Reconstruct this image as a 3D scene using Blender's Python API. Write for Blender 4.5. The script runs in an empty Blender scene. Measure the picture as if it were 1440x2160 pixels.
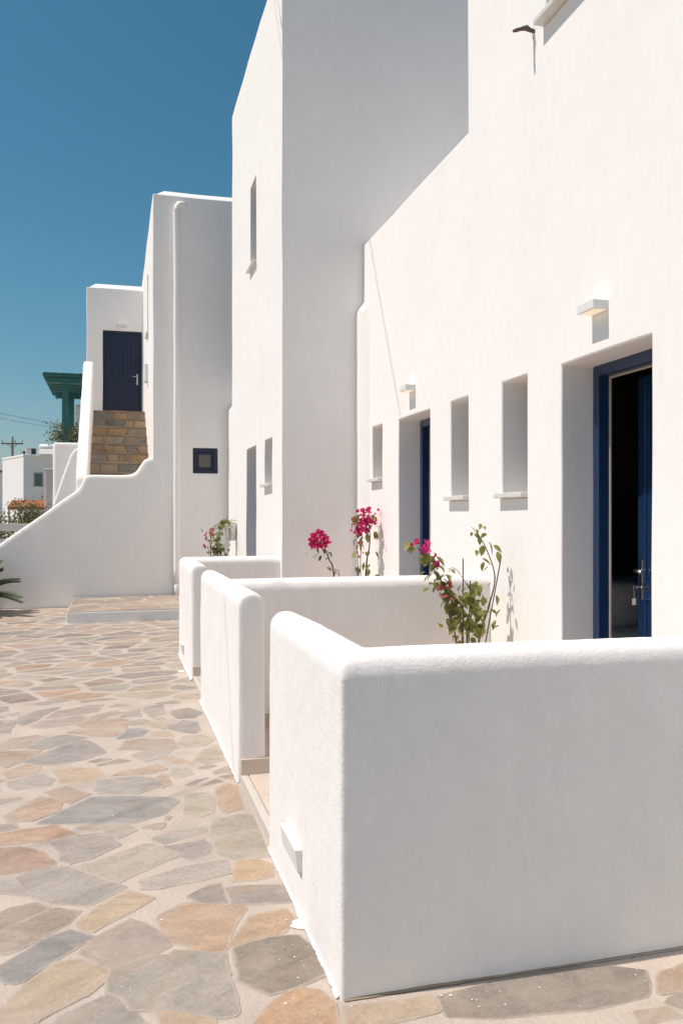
import bpy, bmesh, math, random
from mathutils import Vector, Matrix, noise

random.seed(7)
R = math.radians
scene = bpy.context.scene
COL = scene.collection

# ------------------------------------------------------------------ camera
F_PX, HZ, CAM_H, YAW = 1750.0, 1089.0, 1.5, R(15.25)
cam_d = bpy.data.cameras.new('camera')
cam = bpy.data.objects.new('camera', cam_d); COL.objects.link(cam)
cam.location = (0, 0, CAM_H)
cam.rotation_euler = (R(90), 0, -YAW)
cam_d.sensor_fit = 'VERTICAL'; cam_d.sensor_height = 36.0
cam_d.lens = F_PX / 2160 * 36.0
cam_d.shift_y = (HZ - 1080) / 2160
cam_d.clip_start = 0.05; cam_d.clip_end = 4000
scene.camera = cam

# ------------------------------------------------------------------ sky, sun, exposure
SUN_EL, SUN_AWAY = R(60), R(3.0)
world = bpy.data.worlds.new('World'); scene.world = world; world.use_nodes = True
wn = world.node_tree.nodes; wl = world.node_tree.links
sky = wn.new('ShaderNodeTexSky'); sky.sky_type = 'NISHITA'; sky.sun_disc = False
sky.sun_elevation = SUN_EL; sky.sun_rotation = R(-90) + SUN_AWAY
sky.altitude = 0; sky.air_density = 1.0; sky.dust_density = 1.0; sky.ozone_density = 2.6
hsv = wn.new('ShaderNodeHueSaturation'); hsv.inputs['Saturation'].default_value = 1.27; hsv.inputs['Hue'].default_value = 0.474; hsv.inputs['Value'].default_value = 0.97
wl.new(sky.outputs[0], hsv.inputs['Color'])
bgn = wn['Background']; wl.new(hsv.outputs[0], bgn.inputs['Color'])
bgn.inputs['Strength'].default_value = 0.054
sun_d = bpy.data.lights.new('sun', 'SUN'); sun_d.energy = 2.45; sun_d.angle = R(0.5); sun_d.color = (1.0, 0.905, 0.82)
sun = bpy.data.objects.new('sun', sun_d); COL.objects.link(sun)
to_sun = Vector((-math.cos(SUN_EL) * math.cos(SUN_AWAY), math.cos(SUN_EL) * math.sin(SUN_AWAY), math.sin(SUN_EL)))
sun.rotation_euler = to_sun.to_track_quat('Z', 'Y').to_euler()
sun.location = to_sun * 30
vs = scene.view_settings
vs.view_transform = 'Standard'; vs.look = 'None'; vs.gamma = 1.0; vs.exposure = 0.79; vs.use_curve_mapping = False
scene.render.engine = 'CYCLES'
scene.cycles.max_bounces = 12; scene.cycles.diffuse_bounces = 9; scene.cycles.transparent_max_bounces = 12

SN, CS = math.sin(YAW), math.cos(YAW)
def ray(u, v):
    r = (u - 720) / F_PX
    return Vector((SN + r * CS, CS - r * SN, (HZ - v) / F_PX))
def on_x(u, v, X):
    d = ray(u, v); t = X / d.x; return Vector((X, d.y * t, CAM_H + d.z * t))
def on_y(u, v, Y):
    d = ray(u, v); t = Y / d.y; return Vector((d.x * t, Y, CAM_H + d.z * t))
def at_d(u, v, D):
    d = ray(u, v); return Vector((d.x * D, d.y * D, CAM_H + d.z * D))
def project(p):
    D = p[0] * SN + p[1] * CS
    if D < 0.2: return None
    return 720 + F_PX * (p[0] * CS - p[1] * SN) / D, HZ - F_PX * (p[2] - CAM_H) / D, D

# ------------------------------------------------------------------ materials
def mat_new(name):
    m = bpy.data.materials.new(name); m.use_nodes = True
    nt = m.node_tree; b = nt.nodes['Principled BSDF']
    return m, nt, b
def N(nt, t, **kw):
    n = nt.nodes.new(t)
    for k, v in kw.items():
        if k.startswith('i_'):
            n.inputs[k[2:].replace('_', ' ')].default_value = v
        else: setattr(n, k, v)
    return n
def simple(name, col, rough=0.6, metal=0.0, var=0.12, scale=8.0, bump=0.0, bscale=40.0, spec=0.5, coat=0.0):
    m, nt, b = mat_new(name); L = nt.links
    tc = N(nt, 'ShaderNodeTexCoord')
    nz = N(nt, 'ShaderNodeTexNoise'); nz.inputs['Scale'].default_value = scale; nz.inputs['Detail'].default_value = 6
    L.new(tc.outputs['Object'], nz.inputs['Vector'])
    mr = N(nt, 'ShaderNodeMapRange'); mr.inputs[1].default_value = 0.25; mr.inputs[2].default_value = 0.75
    mr.inputs[3].default_value = 1 - var; mr.inputs[4].default_value = 1 + var
    L.new(nz.outputs['Fac'], mr.inputs[0])
    mx = N(nt, 'ShaderNodeVectorMath', operation='SCALE'); mx.inputs[0].default_value = col[:3]
    L.new(mr.outputs[0], mx.inputs['Scale']); L.new(mx.outputs[0], b.inputs['Base Color'])
    b.inputs['Roughness'].default_value = rough; b.inputs['Metallic'].default_value = metal
    b.inputs['Specular IOR Level'].default_value = spec; b.inputs['Coat Weight'].default_value = coat
    if bump > 0:
        n2 = N(nt, 'ShaderNodeTexNoise'); n2.inputs['Scale'].default_value = bscale; n2.inputs['Detail'].default_value = 5
        L.new(tc.outputs['Object'], n2.inputs['Vector'])
        bp = N(nt, 'ShaderNodeBump'); bp.inputs['Strength'].default_value = bump; bp.inputs['Distance'].default_value = 0.01
        L.new(n2.outputs['Fac'], bp.inputs['Height']); L.new(bp.outputs[0], b.inputs['Normal'])
    return m

def plaster(name, col, big=0.35, fine=0.25, var=0.035, stain=0.05):
    """limewashed render: brushed, a little uneven, faint grime"""
    m, nt, b = mat_new(name); L = nt.links
    g = N(nt, 'ShaderNodeNewGeometry')
    n1 = N(nt, 'ShaderNodeTexNoise'); n1.inputs['Scale'].default_value = 1.7; n1.inputs['Detail'].default_value = 5; n1.inputs['Roughness'].default_value = .6
    n2 = N(nt, 'ShaderNodeTexNoise'); n2.inputs['Scale'].default_value = 14; n2.inputs['Detail'].default_value = 7
    n3 = N(nt, 'ShaderNodeTexNoise'); n3.inputs['Scale'].default_value = 90; n3.inputs['Detail'].default_value = 6; n3.inputs['Roughness'].default_value = .65
    mp = N(nt, 'ShaderNodeMapping'); mp.inputs['Scale'].default_value = (1, 1, .35)
    L.new(g.outputs['Position'], mp.inputs['Vector'])
    for n in (n1, n3): L.new(g.outputs['Position'], n.inputs['Vector'])
    L.new(mp.outputs[0], n2.inputs['Vector'])
    a = N(nt, 'ShaderNodeMath', operation='MULTIPLY_ADD'); a.inputs[1].default_value = .5
    L.new(n1.outputs['Fac'], a.inputs[0]); h = N(nt, 'ShaderNodeMath', operation='MULTIPLY'); h.inputs[1].default_value = .5
    L.new(n2.outputs['Fac'], h.inputs[0]); L.new(h.outputs[0], a.inputs[2])
    mr = N(nt, 'ShaderNodeMapRange'); mr.inputs[1].default_value = .3; mr.inputs[2].default_value = .7
    mr.inputs[3].default_value = 1 - var; mr.inputs[4].default_value = 1 + var * .6
    L.new(a.outputs[0], mr.inputs[0])
    sc = N(nt, 'ShaderNodeVectorMath', operation='SCALE'); sc.inputs[0].default_value = col
    L.new(mr.outputs[0], sc.inputs['Scale'])
    # sparse dusty patches
    n4 = N(nt, 'ShaderNodeTexNoise'); n4.inputs['Scale'].default_value = .9; n4.inputs['Detail'].default_value = 9; n4.inputs['Roughness'].default_value = .7
    L.new(g.outputs['Position'], n4.inputs['Vector'])
    m4 = N(nt, 'ShaderNodeMapRange'); m4.inputs[1].default_value = .55; m4.inputs[2].default_value = .8; m4.inputs[3].default_value = 0; m4.inputs[4].default_value = stain * 4
    L.new(n4.outputs['Fac'], m4.inputs[0])
    mix = N(nt, 'ShaderNodeMix', data_type='RGBA'); mix.inputs['B'].default_value = (col[0] * .86, col[1] * .82, col[2] * .76, 1)
    L.new(m4.outputs[0], mix.inputs['Factor']); L.new(sc.outputs[0], mix.inputs['A']); L.new(mix.outputs['Result'], b.inputs['Base Color'])
    b.inputs['Roughness'].default_value = .82; b.inputs['Specular IOR Level'].default_value = .25
    b1 = N(nt, 'ShaderNodeBump'); b1.inputs['Strength'].default_value = big; b1.inputs['Distance'].default_value = .012
    b2 = N(nt, 'ShaderNodeBump'); b2.inputs['Strength'].default_value = fine; b2.inputs['Distance'].default_value = .004
    L.new(a.outputs[0], b1.inputs['Height']); L.new(n3.outputs['Fac'], b2.inputs['Height'])
    mp2 = N(nt, 'ShaderNodeMapping'); mp2.inputs['Scale'].default_value = (5, 5, 70); mp2.inputs['Rotation'].default_value = (.25, .3, .1)
    nw = N(nt, 'ShaderNodeTexNoise'); nw.inputs['Scale'].default_value = 1.0; nw.inputs['Detail'].default_value = 4
    L.new(g.outputs['Position'], mp2.inputs['Vector']); L.new(mp2.outputs[0], nw.inputs['Vector'])
    vo = N(nt, 'ShaderNodeTexVoronoi', feature='DISTANCE_TO_EDGE'); vo.inputs['Scale'].default_value = 1.1
    wv = N(nt, 'ShaderNodeVectorMath', operation='MULTIPLY_ADD'); wv.inputs[1].default_value = (.35, .35, .35)
    L.new(n2.outputs['Color'], wv.inputs[0]); L.new(g.outputs['Position'], wv.inputs[2]); L.new(wv.outputs[0], vo.inputs['Vector'])
    ck = N(nt, 'ShaderNodeMapRange'); ck.inputs[1].default_value = 0.0; ck.inputs[2].default_value = .006; ck.inputs[3].default_value = -.9; ck.inputs[4].default_value = 0.0; L.new(vo.outputs['Distance'], ck.inputs[0])
    cm = N(nt, 'ShaderNodeMapRange'); cm.inputs[1].default_value = .56; cm.inputs[2].default_value = .66; L.new(n4.outputs['Fac'], cm.inputs[0])
    cx = N(nt, 'ShaderNodeMath', operation='MULTIPLY_ADD'); L.new(ck.outputs[0], cx.inputs[0]); L.new(cm.outputs[0], cx.inputs[1]); L.new(nw.outputs['Fac'], cx.inputs[2])
    b3 = N(nt, 'ShaderNodeBump'); b3.inputs['Strength'].default_value = fine * .4; b3.inputs['Distance'].default_value = .002
    L.new(cx.outputs[0], b3.inputs['Height'])
    L.new(b1.outputs[0], b2.inputs['Normal']); L.new(b2.outputs[0], b3.inputs['Normal']); L.new(b3.outputs[0], b.inputs['Normal'])
    return m

def stone_mat():
    m, nt, b = mat_new('slate_paving'); L = nt.links
    tc = N(nt, 'ShaderNodeTexCoord'); at = N(nt, 'ShaderNodeAttribute', attribute_name='tint'); g = N(nt, 'ShaderNodeNewGeometry')
    oi = N(nt, 'ShaderNodeObjectInfo')
    add = N(nt, 'ShaderNodeVectorMath', operation='MULTIPLY_ADD'); add.inputs[1].default_value = (1, 1, 1)
    rv = N(nt, 'ShaderNodeVectorMath', operation='SCALE'); rv.inputs[0].default_value = (37, 11, 5); L.new(oi.outputs['Random'], rv.inputs['Scale'])
    L.new(tc.outputs['Object'], add.inputs[0]); L.new(rv.outputs[0], add.inputs[2])
    mp = N(nt, 'ShaderNodeMapping'); mp.inputs['Scale'].default_value = (1.5, 3.2, 1); L.new(add.outputs[0], mp.inputs['Vector'])
    n1 = N(nt, 'ShaderNodeTexNoise'); n1.inputs['Scale'].default_value = 3.2; n1.inputs['Detail'].default_value = 8; n1.inputs['Roughness'].default_value = .62; n1.inputs['Distortion'].default_value = .8
    L.new(mp.outputs[0], n1.inputs['Vector'])
    n2 = N(nt, 'ShaderNodeTexNoise'); n2.inputs['Scale'].default_value = 55; n2.inputs['Detail'].default_value = 8; n2.inputs['Roughness'].default_value = .75; L.new(add.outputs[0], n2.inputs['Vector'])
    r1 = N(nt, 'ShaderNodeMapRange'); r1.inputs[1].default_value = .3; r1.inputs[2].default_value = .7; r1.inputs[3].default_value = .80; r1.inputs[4].default_value = 1.22; L.new(n1.outputs['Fac'], r1.inputs[0])
    r2 = N(nt, 'ShaderNodeMapRange'); r2.inputs[1].default_value = .3; r2.inputs[2].default_value = .7; r2.inputs[3].default_value = .78; r2.inputs[4].default_value = 1.2; L.new(n2.outputs['Fac'], r2.inputs[0])
    mu = N(nt, 'ShaderNodeMath', operation='MULTIPLY'); L.new(r1.outputs[0], mu.inputs[0]); L.new(r2.outputs[0], mu.inputs[1])
    s = N(nt, 'ShaderNodeVectorMath', operation='SCALE'); L.new(at.outputs['Color'], s.inputs[0]); L.new(mu.outputs[0], s.inputs['Scale'])
    # rusty bands in the slate
    n5 = N(nt, 'ShaderNodeTexNoise'); n5.inputs['Scale'].default_value = 1.6; n5.inputs['Detail'].default_value = 6; n5.inputs['Distortion'].default_value = 1.2; L.new(mp.outputs[0], n5.inputs['Vector'])
    r5 = N(nt, 'ShaderNodeMapRange'); r5.inputs[1].default_value = .56; r5.inputs[2].default_value = .68; r5.inputs[3].default_value = 0; r5.inputs[4].default_value = .5; L.new(n5.outputs['Fac'], r5.inputs[0])
    mr = N(nt, 'ShaderNodeMix', data_type='RGBA'); mr.inputs['B'].default_value = (.36, .25, .165, 1); L.new(r5.outputs[0], mr.inputs['Factor']); L.new(s.outputs[0], mr.inputs['A'])
    # mortar smeared over the rim, ragged
    ae = N(nt, 'ShaderNodeAttribute', attribute_name='rim')
    n3 = N(nt, 'ShaderNodeTexNoise'); n3.inputs['Scale'].default_value = 9; n3.inputs['Detail'].default_value = 7; n3.inputs['Roughness'].default_value = .7; L.new(g.outputs['Position'], n3.inputs['Vector'])
    ma = N(nt, 'ShaderNodeMath', operation='MULTIPLY_ADD'); ma.inputs[1].default_value = 1.0; L.new(ae.outputs['Fac'], ma.inputs[0]); L.new(n3.outputs['Fac'], ma.inputs[2])
    r3 = N(nt, 'ShaderNodeMapRange'); r3.inputs[1].default_value = .66; r3.inputs[2].default_value = 1.25; r3.inputs[3].default_value = 0.0; r3.inputs[4].default_value = .95; L.new(ma.outputs[0], r3.inputs[0])
    n6 = N(nt, 'ShaderNodeTexNoise'); n6.inputs['Scale'].default_value = 2.6; n6.inputs['Detail'].default_value = 9; n6.inputs['Roughness'].default_value = .72; L.new(g.outputs['Position'], n6.inputs['Vector'])
    r6 = N(nt, 'ShaderNodeMapRange'); r6.inputs[1].default_value = .42; r6.inputs[2].default_value = .70; r6.inputs[3].default_value = 0.0; r6.inputs[4].default_value = .50; L.new(n6.outputs['Fac'], r6.inputs[0])
    mxm = N(nt, 'ShaderNodeMath', operation='MAXIMUM'); L.new(r3.outputs[0], mxm.inputs[0]); L.new(r6.outputs[0], mxm.inputs[1])
    mm = N(nt, 'ShaderNodeMix', data_type='RGBA'); mm.inputs['B'].default_value = MORTAR + (1,); L.new(mxm.outputs[0], mm.inputs['Factor']); L.new(mr.outputs['Result'], mm.inputs['A'])
    L.new(mm.outputs['Result'], b.inputs['Base Color'])
    b.inputs['Roughness'].default_value = .72; b.inputs['Specular IOR Level'].default_value = .35
    bp = N(nt, 'ShaderNodeBump'); bp.inputs['Strength'].default_value = .75; bp.inputs['Distance'].default_value = .008
    ad = N(nt, 'ShaderNodeMath', operation='ADD'); L.new(n1.outputs['Fac'], ad.inputs[0]); L.new(n2.outputs['Fac'], ad.inputs[1])
    L.new(ad.outputs[0], bp.inputs['Height']); L.new(bp.outputs[0], b.inputs['Normal'])
    return m
MORTAR = (.48, .41, .353)

def leaf_mat(name, c1, c2, c3, rough=.5, trans=.35):
    m, nt, b = mat_new(name); L = nt.links
    oi = N(nt, 'ShaderNodeObjectInfo'); g = N(nt, 'ShaderNodeNewGeometry')
    n1 = N(nt, 'ShaderNodeTexNoise'); n1.inputs['Scale'].default_value = 14; L.new(g.outputs['Position'], n1.inputs['Vector'])
    ad = N(nt, 'ShaderNodeMath', operation='MULTIPLY_ADD'); ad.inputs[1].default_value = .55; L.new(oi.outputs['Random'], ad.inputs[0])
    mu = N(nt, 'ShaderNodeMath', operation='MULTIPLY'); mu.inputs[1].default_value = .5; L.new(n1.outputs['Fac'], mu.inputs[0]); L.new(mu.outputs[0], ad.inputs[2])
    cr = N(nt, 'ShaderNodeValToRGB'); e = cr.color_ramp.elements
    e[0].position = .15; e[0].color = c1 + (1,); e[1].position = .85; e[1].color = c3 + (1,)
    k = cr.color_ramp.elements.new(.5); k.color = c2 + (1,)
    L.new(ad.outputs[0], cr.inputs[0]); L.new(cr.outputs[0], b.inputs['Base Color'])
    b.inputs['Roughness'].default_value = rough
    tr = N(nt, 'ShaderNodeBsdfTranslucent'); L.new(cr.outputs[0], tr.inputs['Color'])
    ms = N(nt, 'ShaderNodeMixShader'); ms.inputs[0].default_value = trans
    L.new(b.outputs[0], ms.inputs[1]); L.new(tr.outputs[0], ms.inputs[2])
    L.new(ms.outputs[0], nt.nodes['Material Output'].inputs['Surface'])
    return m

M = {}
M['plaster'] = plaster('white_limewash', (.90, .866, .838))
M['plaster_near'] = plaster('white_limewash_brushed', (.90, .866, .838), big=.50, fine=.65, var=.045, stain=.07)
M['plaster_far'] = plaster('white_limewash_weathered', (.83, .81, .785), var=.05)
M['plaster_pink'] = plaster('pale_pink_render', (.66, .57, .53))
M['paint'] = simple('spilled_whitewash', (.82, .81, .79), .7, var=.04)
M['mortar'] = simple('cream_mortar', MORTAR, .9, var=.14, scale=4, bump=.8, bscale=55, spec=.2)
M['earth'] = simple('pale_gravel_earth', (.44, .385, .32), .95, var=.2, scale=.6, bump=.4, bscale=12, spec=.1)
M['stone'] = stone_mat()
M['dark_absorber'] = simple('dark_absorber', (.055, .054, .053), .9, var=.2, scale=3, bump=.5, bscale=120)  # only for the dark ground added to soak up bounce light
M['tile'] = simple('cream_floor_tile', (.62, .52, .435), .35, var=.05, scale=6)
M['grout'] = simple('beige_grout', (.38, .32, .26), .9, var=.08)
M['nosing'] = simple('pale_marble_edge', (.60, .55, .49), .5, var=.08, scale=12)
M['marble'] = simple('white_marble', (.70, .67, .63), .4, var=.07, scale=14)
M['blue'] = simple('navy_gloss_paint', (.009, .034, .098), .28, var=.12, scale=9, bump=.12, bscale=60, coat=.3)
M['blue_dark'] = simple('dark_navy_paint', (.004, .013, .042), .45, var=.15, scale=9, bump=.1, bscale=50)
M['strip'] = simple('cream_weather_strip', (.60, .54, .46), .6, var=.05)
M['steel'] = simple('brushed_steel', (.55, .53, .50), .25, metal=1.0, var=.06, scale=30)
M['tagwhite'] = simple('white_tag', (.75, .75, .73), .5, var=.03)
M['lampwhite'] = simple('white_powder_coat', (.78, .77, .75), .4, var=.02)
M['darkwood'] = simple('dark_wardrobe_wood', (.030, .022, .016), .6, var=.2, scale=5)
M['grey_fabric'] = simple('grey_blanket', (.70, .70, .74), .95, var=.12, scale=20, bump=.4, bscale=200)
M['roomwall'] = simple('room_brown_wall', (.20, .17, .14), .9, var=.06)
M['deadwood'] = simple('weathered_wood_stub', (.12, .095, .07), .85, var=.4, scale=35, bump=.6, bscale=60)
M['cable'] = simple('black_cable', (.05, .05, .052), .6, var=.1)
M['cablewhite'] = simple('pale_cable', (.55, .55, .55), .6, var=.05)
M['teal'] = simple('teal_wood_paint', (.035, .15, .138), .55, var=.18, scale=6, bump=.25, bscale=30)
M['polewood'] = simple('pole_wood', (.16, .13, .11), .85, var=.2, scale=4, bump=.3)
M['metalgrey'] = simple('grey_metal', (.30, .30, .30), .5, var=.06, metal=.4)
M['acwhite'] = simple('unit_casing', (.60, .58, .54), .5, var=.05)
M['black'] = simple('black_grille', (.03, .03, .032), .6, var=.1)
M['orange'] = simple('orange_canvas', (.30, .105, .04), .8, var=.12, scale=3)
M['fencewhite'] = simple('fence_paint', (.58, .55, .51), .6, var=.1, scale=5)
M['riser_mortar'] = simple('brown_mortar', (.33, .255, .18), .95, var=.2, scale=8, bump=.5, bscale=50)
M['terracotta'] = simple('terracotta', (.35, .15, .08), .8, var=.15)
M['soil'] = simple('potting_soil', (.05, .035, .025), 1, var=.3, scale=30)
M['stem'] = simple('brown_stem', (.13, .085, .055), .8, var=.25, scale=30)
M['stemgreen'] = simple('green_stem', (.11, .12, .045), .7, var=.2, scale=30)
M['stake'] = simple('dark_stake', (.075, .05, .045), .7, var=.2, scale=30)
M['leaf'] = leaf_mat('bougainvillea_leaf', (.14, .16, .04), (.25, .265, .07), (.39, .38, .14), .45, .45)
M['leaf_dark'] = leaf_mat('dark_leaf', (.075, .095, .03), (.125, .145, .045), (.20, .21, .075), .5)
M['leaf_lime'] = leaf_mat('variegated_leaf', (.17, .19, .05), (.30, .31, .09), (.48, .46, .22), .5)
M['leaf_olive'] = leaf_mat('olive_shrub_leaf', (.12, .125, .04), (.19, .18, .06), (.28, .25, .11), .6)
M['palm'] = leaf_mat('palm_leaflet', (.045, .075, .025), (.07, .11, .035), (.11, .15, .055), .45, .2)
M['magenta'] = leaf_mat('magenta_bract', (.50, .012, .115), (.66, .022, .19), (.78, .06, .27), .6, .4)
M['pinkflower'] = leaf_mat('faded_pink_bract', (.45, .06, .10), (.58, .13, .15), (.66, .26, .22), .6, .35)
def glass_mat(name, col, rough=.08):
    m, nt, b = mat_new(name)
    tc = N(nt, 'ShaderNodeTexCoord'); nz = N(nt, 'ShaderNodeTexNoise'); nz.inputs['Scale'].default_value = 4
    nt.links.new(tc.outputs['Object'], nz.inputs['Vector'])
    mr = N(nt, 'ShaderNodeMapRange'); mr.inputs[3].default_value = rough * .6; mr.inputs[4].default_value = rough * 1.6
    nt.links.new(nz.outputs['Fac'], mr.inputs[0]); nt.links.new(mr.outputs[0], b.inputs['Roughness'])
    b.inputs['Base Color'].default_value = col + (1,); b.inputs['Specular IOR Level'].default_value = .8
    return m
M['glass'] = glass_mat('dark_window_glass', (.06, .058, .052))
M['glass_blue'] = glass_mat('far_window_glass', (.10, .12, .14))
def emit_mat(name, col, s):
    m, nt, b = mat_new(name)
    b.inputs['Base Color'].default_value = (.8, .75, .65, 1); b.inputs['Emission Color'].default_value = col + (1,); b.inputs['Emission Strength'].default_value = s
    return m
M['glow'] = emit_mat('warm_lamp_diffuser', (1, .74, .46), .25)

# ------------------------------------------------------------------ object helpers
def link(o, parent=None):
    COL.objects.link(o)
    if parent is not None: o.parent = parent
    return o
def empty(name, loc=(0, 0, 0), rz=0.0):
    o = bpy.data.objects.new(name, None); o.location = loc; o.rotation_euler = (0, 0, rz); o.empty_display_size = .2
    return link(o)
def tag(o, label=None, cat=None, group=None, kind=None):
    if label: o['label'] = label
    if cat: o['category'] = cat
    if group: o['group'] = group
    if kind: o['kind'] = kind
    return o
def mesh_obj(name, verts, faces, mat, parent=None, smooth=False, loc=(0, 0, 0)):
    me = bpy.data.meshes.new(name); me.from_pydata([tuple(v) for v in verts], [], faces); me.update()
    me.materials.append(M[mat] if isinstance(mat, str) else mat)
    if smooth: me.polygons.foreach_set('use_smooth', [True] * len(me.polygons))
    o = bpy.data.objects.new(name, me); o.location = loc
    return link(o, parent)
def inst(name, me, parent=None, loc=(0, 0, 0), rot=None, scale=1.0):
    o = bpy.data.objects.new(name, me); o.location = loc
    if rot is not None: o.rotation_euler = rot
    o.scale = (scale,) * 3 if not hasattr(scale, '__len__') else scale
    return link(o, parent)

class MB:
    def __init__(s): s.v = []; s.f = []
    def add(s, vs, fs):
        k = len(s.v); s.v += [Vector(v) for v in vs]; s.f += [tuple(i + k for i in f) for f in fs]; return s
    def box(s, a, b, mtx=None):
        x0, y0, z0 = a; x1, y1, z1 = b
        vs = [Vector(p) for p in ((x0, y0, z0), (x1, y0, z0), (x1, y1, z0), (x0, y1, z0), (x0, y0, z1), (x1, y0, z1), (x1, y1, z1), (x0, y1, z1))]
        if mtx: vs = [mtx @ p for p in vs]
        return s.add(vs, [(0, 3, 2, 1), (4, 5, 6, 7), (0, 1, 5, 4), (1, 2, 6, 5), (2, 3, 7, 6), (3, 0, 4, 7)])
    def tube(s, pts, rads, n=8, cap=True):
        pts = [Vector(p) for p in pts]
        if not hasattr(rads, '__len__'): rads = [rads] * len(pts)
        k = len(s.v); up = Vector((0.13, 0.21, 1)).normalized()
        for i, p in enumerate(pts):
            t = (pts[min(i + 1, len(pts) - 1)] - pts[max(i - 1, 0)]).normalized()
            a = t.cross(up)
            if a.length < 1e-3: a = t.cross(Vector((1, 0, 0)))
            a.normalize(); b = t.cross(a)
            for j in range(n):
                w = 2 * math.pi * j / n
                s.v.append(p + (a * math.cos(w) + b * math.sin(w)) * rads[i])
        for i in range(len(pts) - 1):
            for j in range(n):
                a0 = k + i * n + j; a1 = k + i * n + (j + 1) % n
                s.f.append((a0, a0 + n, a1 + n, a1))
        if cap:
            s.f.append(tuple(k + j for j in range(n)))
            s.f.append(tuple(k + (len(pts) - 1) * n + j for j in reversed(range(n))))
        return s
    def lathe(s, prof, n=20, c=(0, 0, 0)):
        k = len(s.v)
        for r, z in prof:
            for j in range(n):
                w = 2 * math.pi * j / n; s.v.append(Vector((c[0] + r * math.cos(w), c[1] + r * math.sin(w), c[2] + z)))
        for i in range(len(prof) - 1):
            for j in range(n):
                a0 = k + i * n + j; a1 = k + i * n + (j + 1) % n
                s.f.append((a0, a1, a1 + n, a0 + n))
        s.f.append(tuple(k + j for j in reversed(range(n)))); s.f.append(tuple(k + (len(prof) - 1) * n + j for j in range(n)))
        return s
    def build(s, name, mat, parent=None, smooth=False, bevel=0.0, seg=2):
        o = mesh_obj(name, s.v, s.f, mat, parent, smooth)
        if bevel > 0:
            m = o.modifiers.new('bevel', 'BEVEL'); m.width = bevel; m.segments = seg; m.limit_method = 'ANGLE'; m.angle_limit = R(35)
            if smooth: pass
        return o

def wobble(p, amp, sc):
    return Vector(p) + noise.noise_vector(Vector(p) * sc) * amp

def cells(name, mat, parent, xs, ys, zs, solid, sub=(.6, .25, .25), amp=.004, wsc=1.3, bev=.016, top=None, mats=None, skip=None):
    """solid made of box cells: boundary faces only, softly uneven"""
    def refine(a, s):
        out = [a[0]]
        for p, q in zip(a, a[1:]):
            n = max(1, math.ceil((q - p) / s - 1e-6))
            out += [p + (q - p) * i / n for i in range(1, n + 1)]
        return out
    X, Y, Z = refine(xs, sub[0]), refine(ys, sub[1]), refine(zs, sub[2])
    nx, ny, nz = len(X) - 1, len(Y) - 1, len(Z) - 1
    occ = {}
    for i in range(nx):
        for j in range(ny):
            for k in range(nz):
                if solid((X[i] + X[i + 1]) / 2, (Y[j] + Y[j + 1]) / 2, (Z[k] + Z[k + 1]) / 2): occ[i, j, k] = 1
    vid = {}; V = []; Fc = []
    def vv(i, j, k):
        t = (i, j, k)
        if t not in vid:
            vid[t] = len(V); V.append(Vector((X[i], Y[j], Z[k])))
        return vid[t]
    for (i, j, k) in occ:
        if (i - 1, j, k) not in occ: Fc.append((vv(i, j, k), vv(i, j, k + 1), vv(i, j + 1, k + 1), vv(i, j + 1, k)))
        if (i + 1, j, k) not in occ: Fc.append((vv(i + 1, j, k), vv(i + 1, j + 1, k), vv(i + 1, j + 1, k + 1), vv(i + 1, j, k + 1)))
        if (i, j - 1, k) not in occ: Fc.append((vv(i, j, k), vv(i + 1, j, k), vv(i + 1, j, k + 1), vv(i, j, k + 1)))
        if (i, j + 1, k) not in occ: Fc.append((vv(i, j + 1, k), vv(i, j + 1, k + 1), vv(i + 1, j + 1, k + 1), vv(i + 1, j + 1, k)))
        if (i, j, k - 1) not in occ: Fc.append((vv(i, j, k), vv(i, j + 1, k), vv(i + 1, j + 1, k), vv(i + 1, j, k)))
        if (i, j, k + 1) not in occ: Fc.append((vv(i, j, k + 1), vv(i + 1, j, k + 1), vv(i + 1, j + 1, k + 1), vv(i, j + 1, k + 1)))
    if top:
        V = [Vector((p.x, p.y, top(p))) for p in V]
    V = [wobble(p, amp, wsc) + noise.noise_vector(p * 5.0) * amp * .22 for p in V]
    o = mesh_obj(name, V, Fc, mat, parent)
    if bev > 0:
        m = o.modifiers.new('bevel', 'BEVEL'); m.width = bev; m.segments = 3; m.limit_method = 'ANGLE'; m.angle_limit = R(25); m.harden_normals = False
    o.data.polygons.foreach_set('use_smooth', [True] * len(o.data.polygons))
    ws = o.modifiers.new('wn', 'WEIGHTED_NORMAL'); ws.keep_sharp = False; ws.weight = 60
    return o

def bake(o):
    dg = bpy.context.evaluated_depsgraph_get(); dg.update()
    me = bpy.data.meshes.new_from_object(o.evaluated_get(dg))
    old = o.data; o.modifiers.clear(); o.data = me; bpy.data.meshes.remove(old)
    return o

def organic(o, voxel, smooth_it, big=.005, small=.0012, bs=1.6, ss=22.0, keep_bottom=True):
    """voxel remesh + smoothing + uneven trowelled surface"""
    m = o.modifiers.new('r', 'REMESH'); m.mode = 'VOXEL'; m.voxel_size = voxel; m.use_smooth_shade = True
    s = o.modifiers.new('s', 'SMOOTH'); s.factor = .5; s.iterations = smooth_it
    bake(o)
    me = o.data
    nv = len(me.vertices); co = [0.0] * (nv * 3); no = [0.0] * (nv * 3)
    me.vertices.foreach_get('co', co); me.vertices.foreach_get('normal', no)
    for i in range(0, nv * 3, 3):
        p = Vector(co[i:i + 3])
        q = noise.noise(p * bs) * big + noise.noise(p * ss * .3) * small * 1.5 + noise.noise(p * ss) * small
        co[i] += no[i] * q; co[i + 1] += no[i + 1] * q; co[i + 2] += no[i + 2] * q
    me.vertices.foreach_set('co', co)
    me.update(); me.polygons.foreach_set('use_smooth', [True] * len(me.polygons))
    return o

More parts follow.
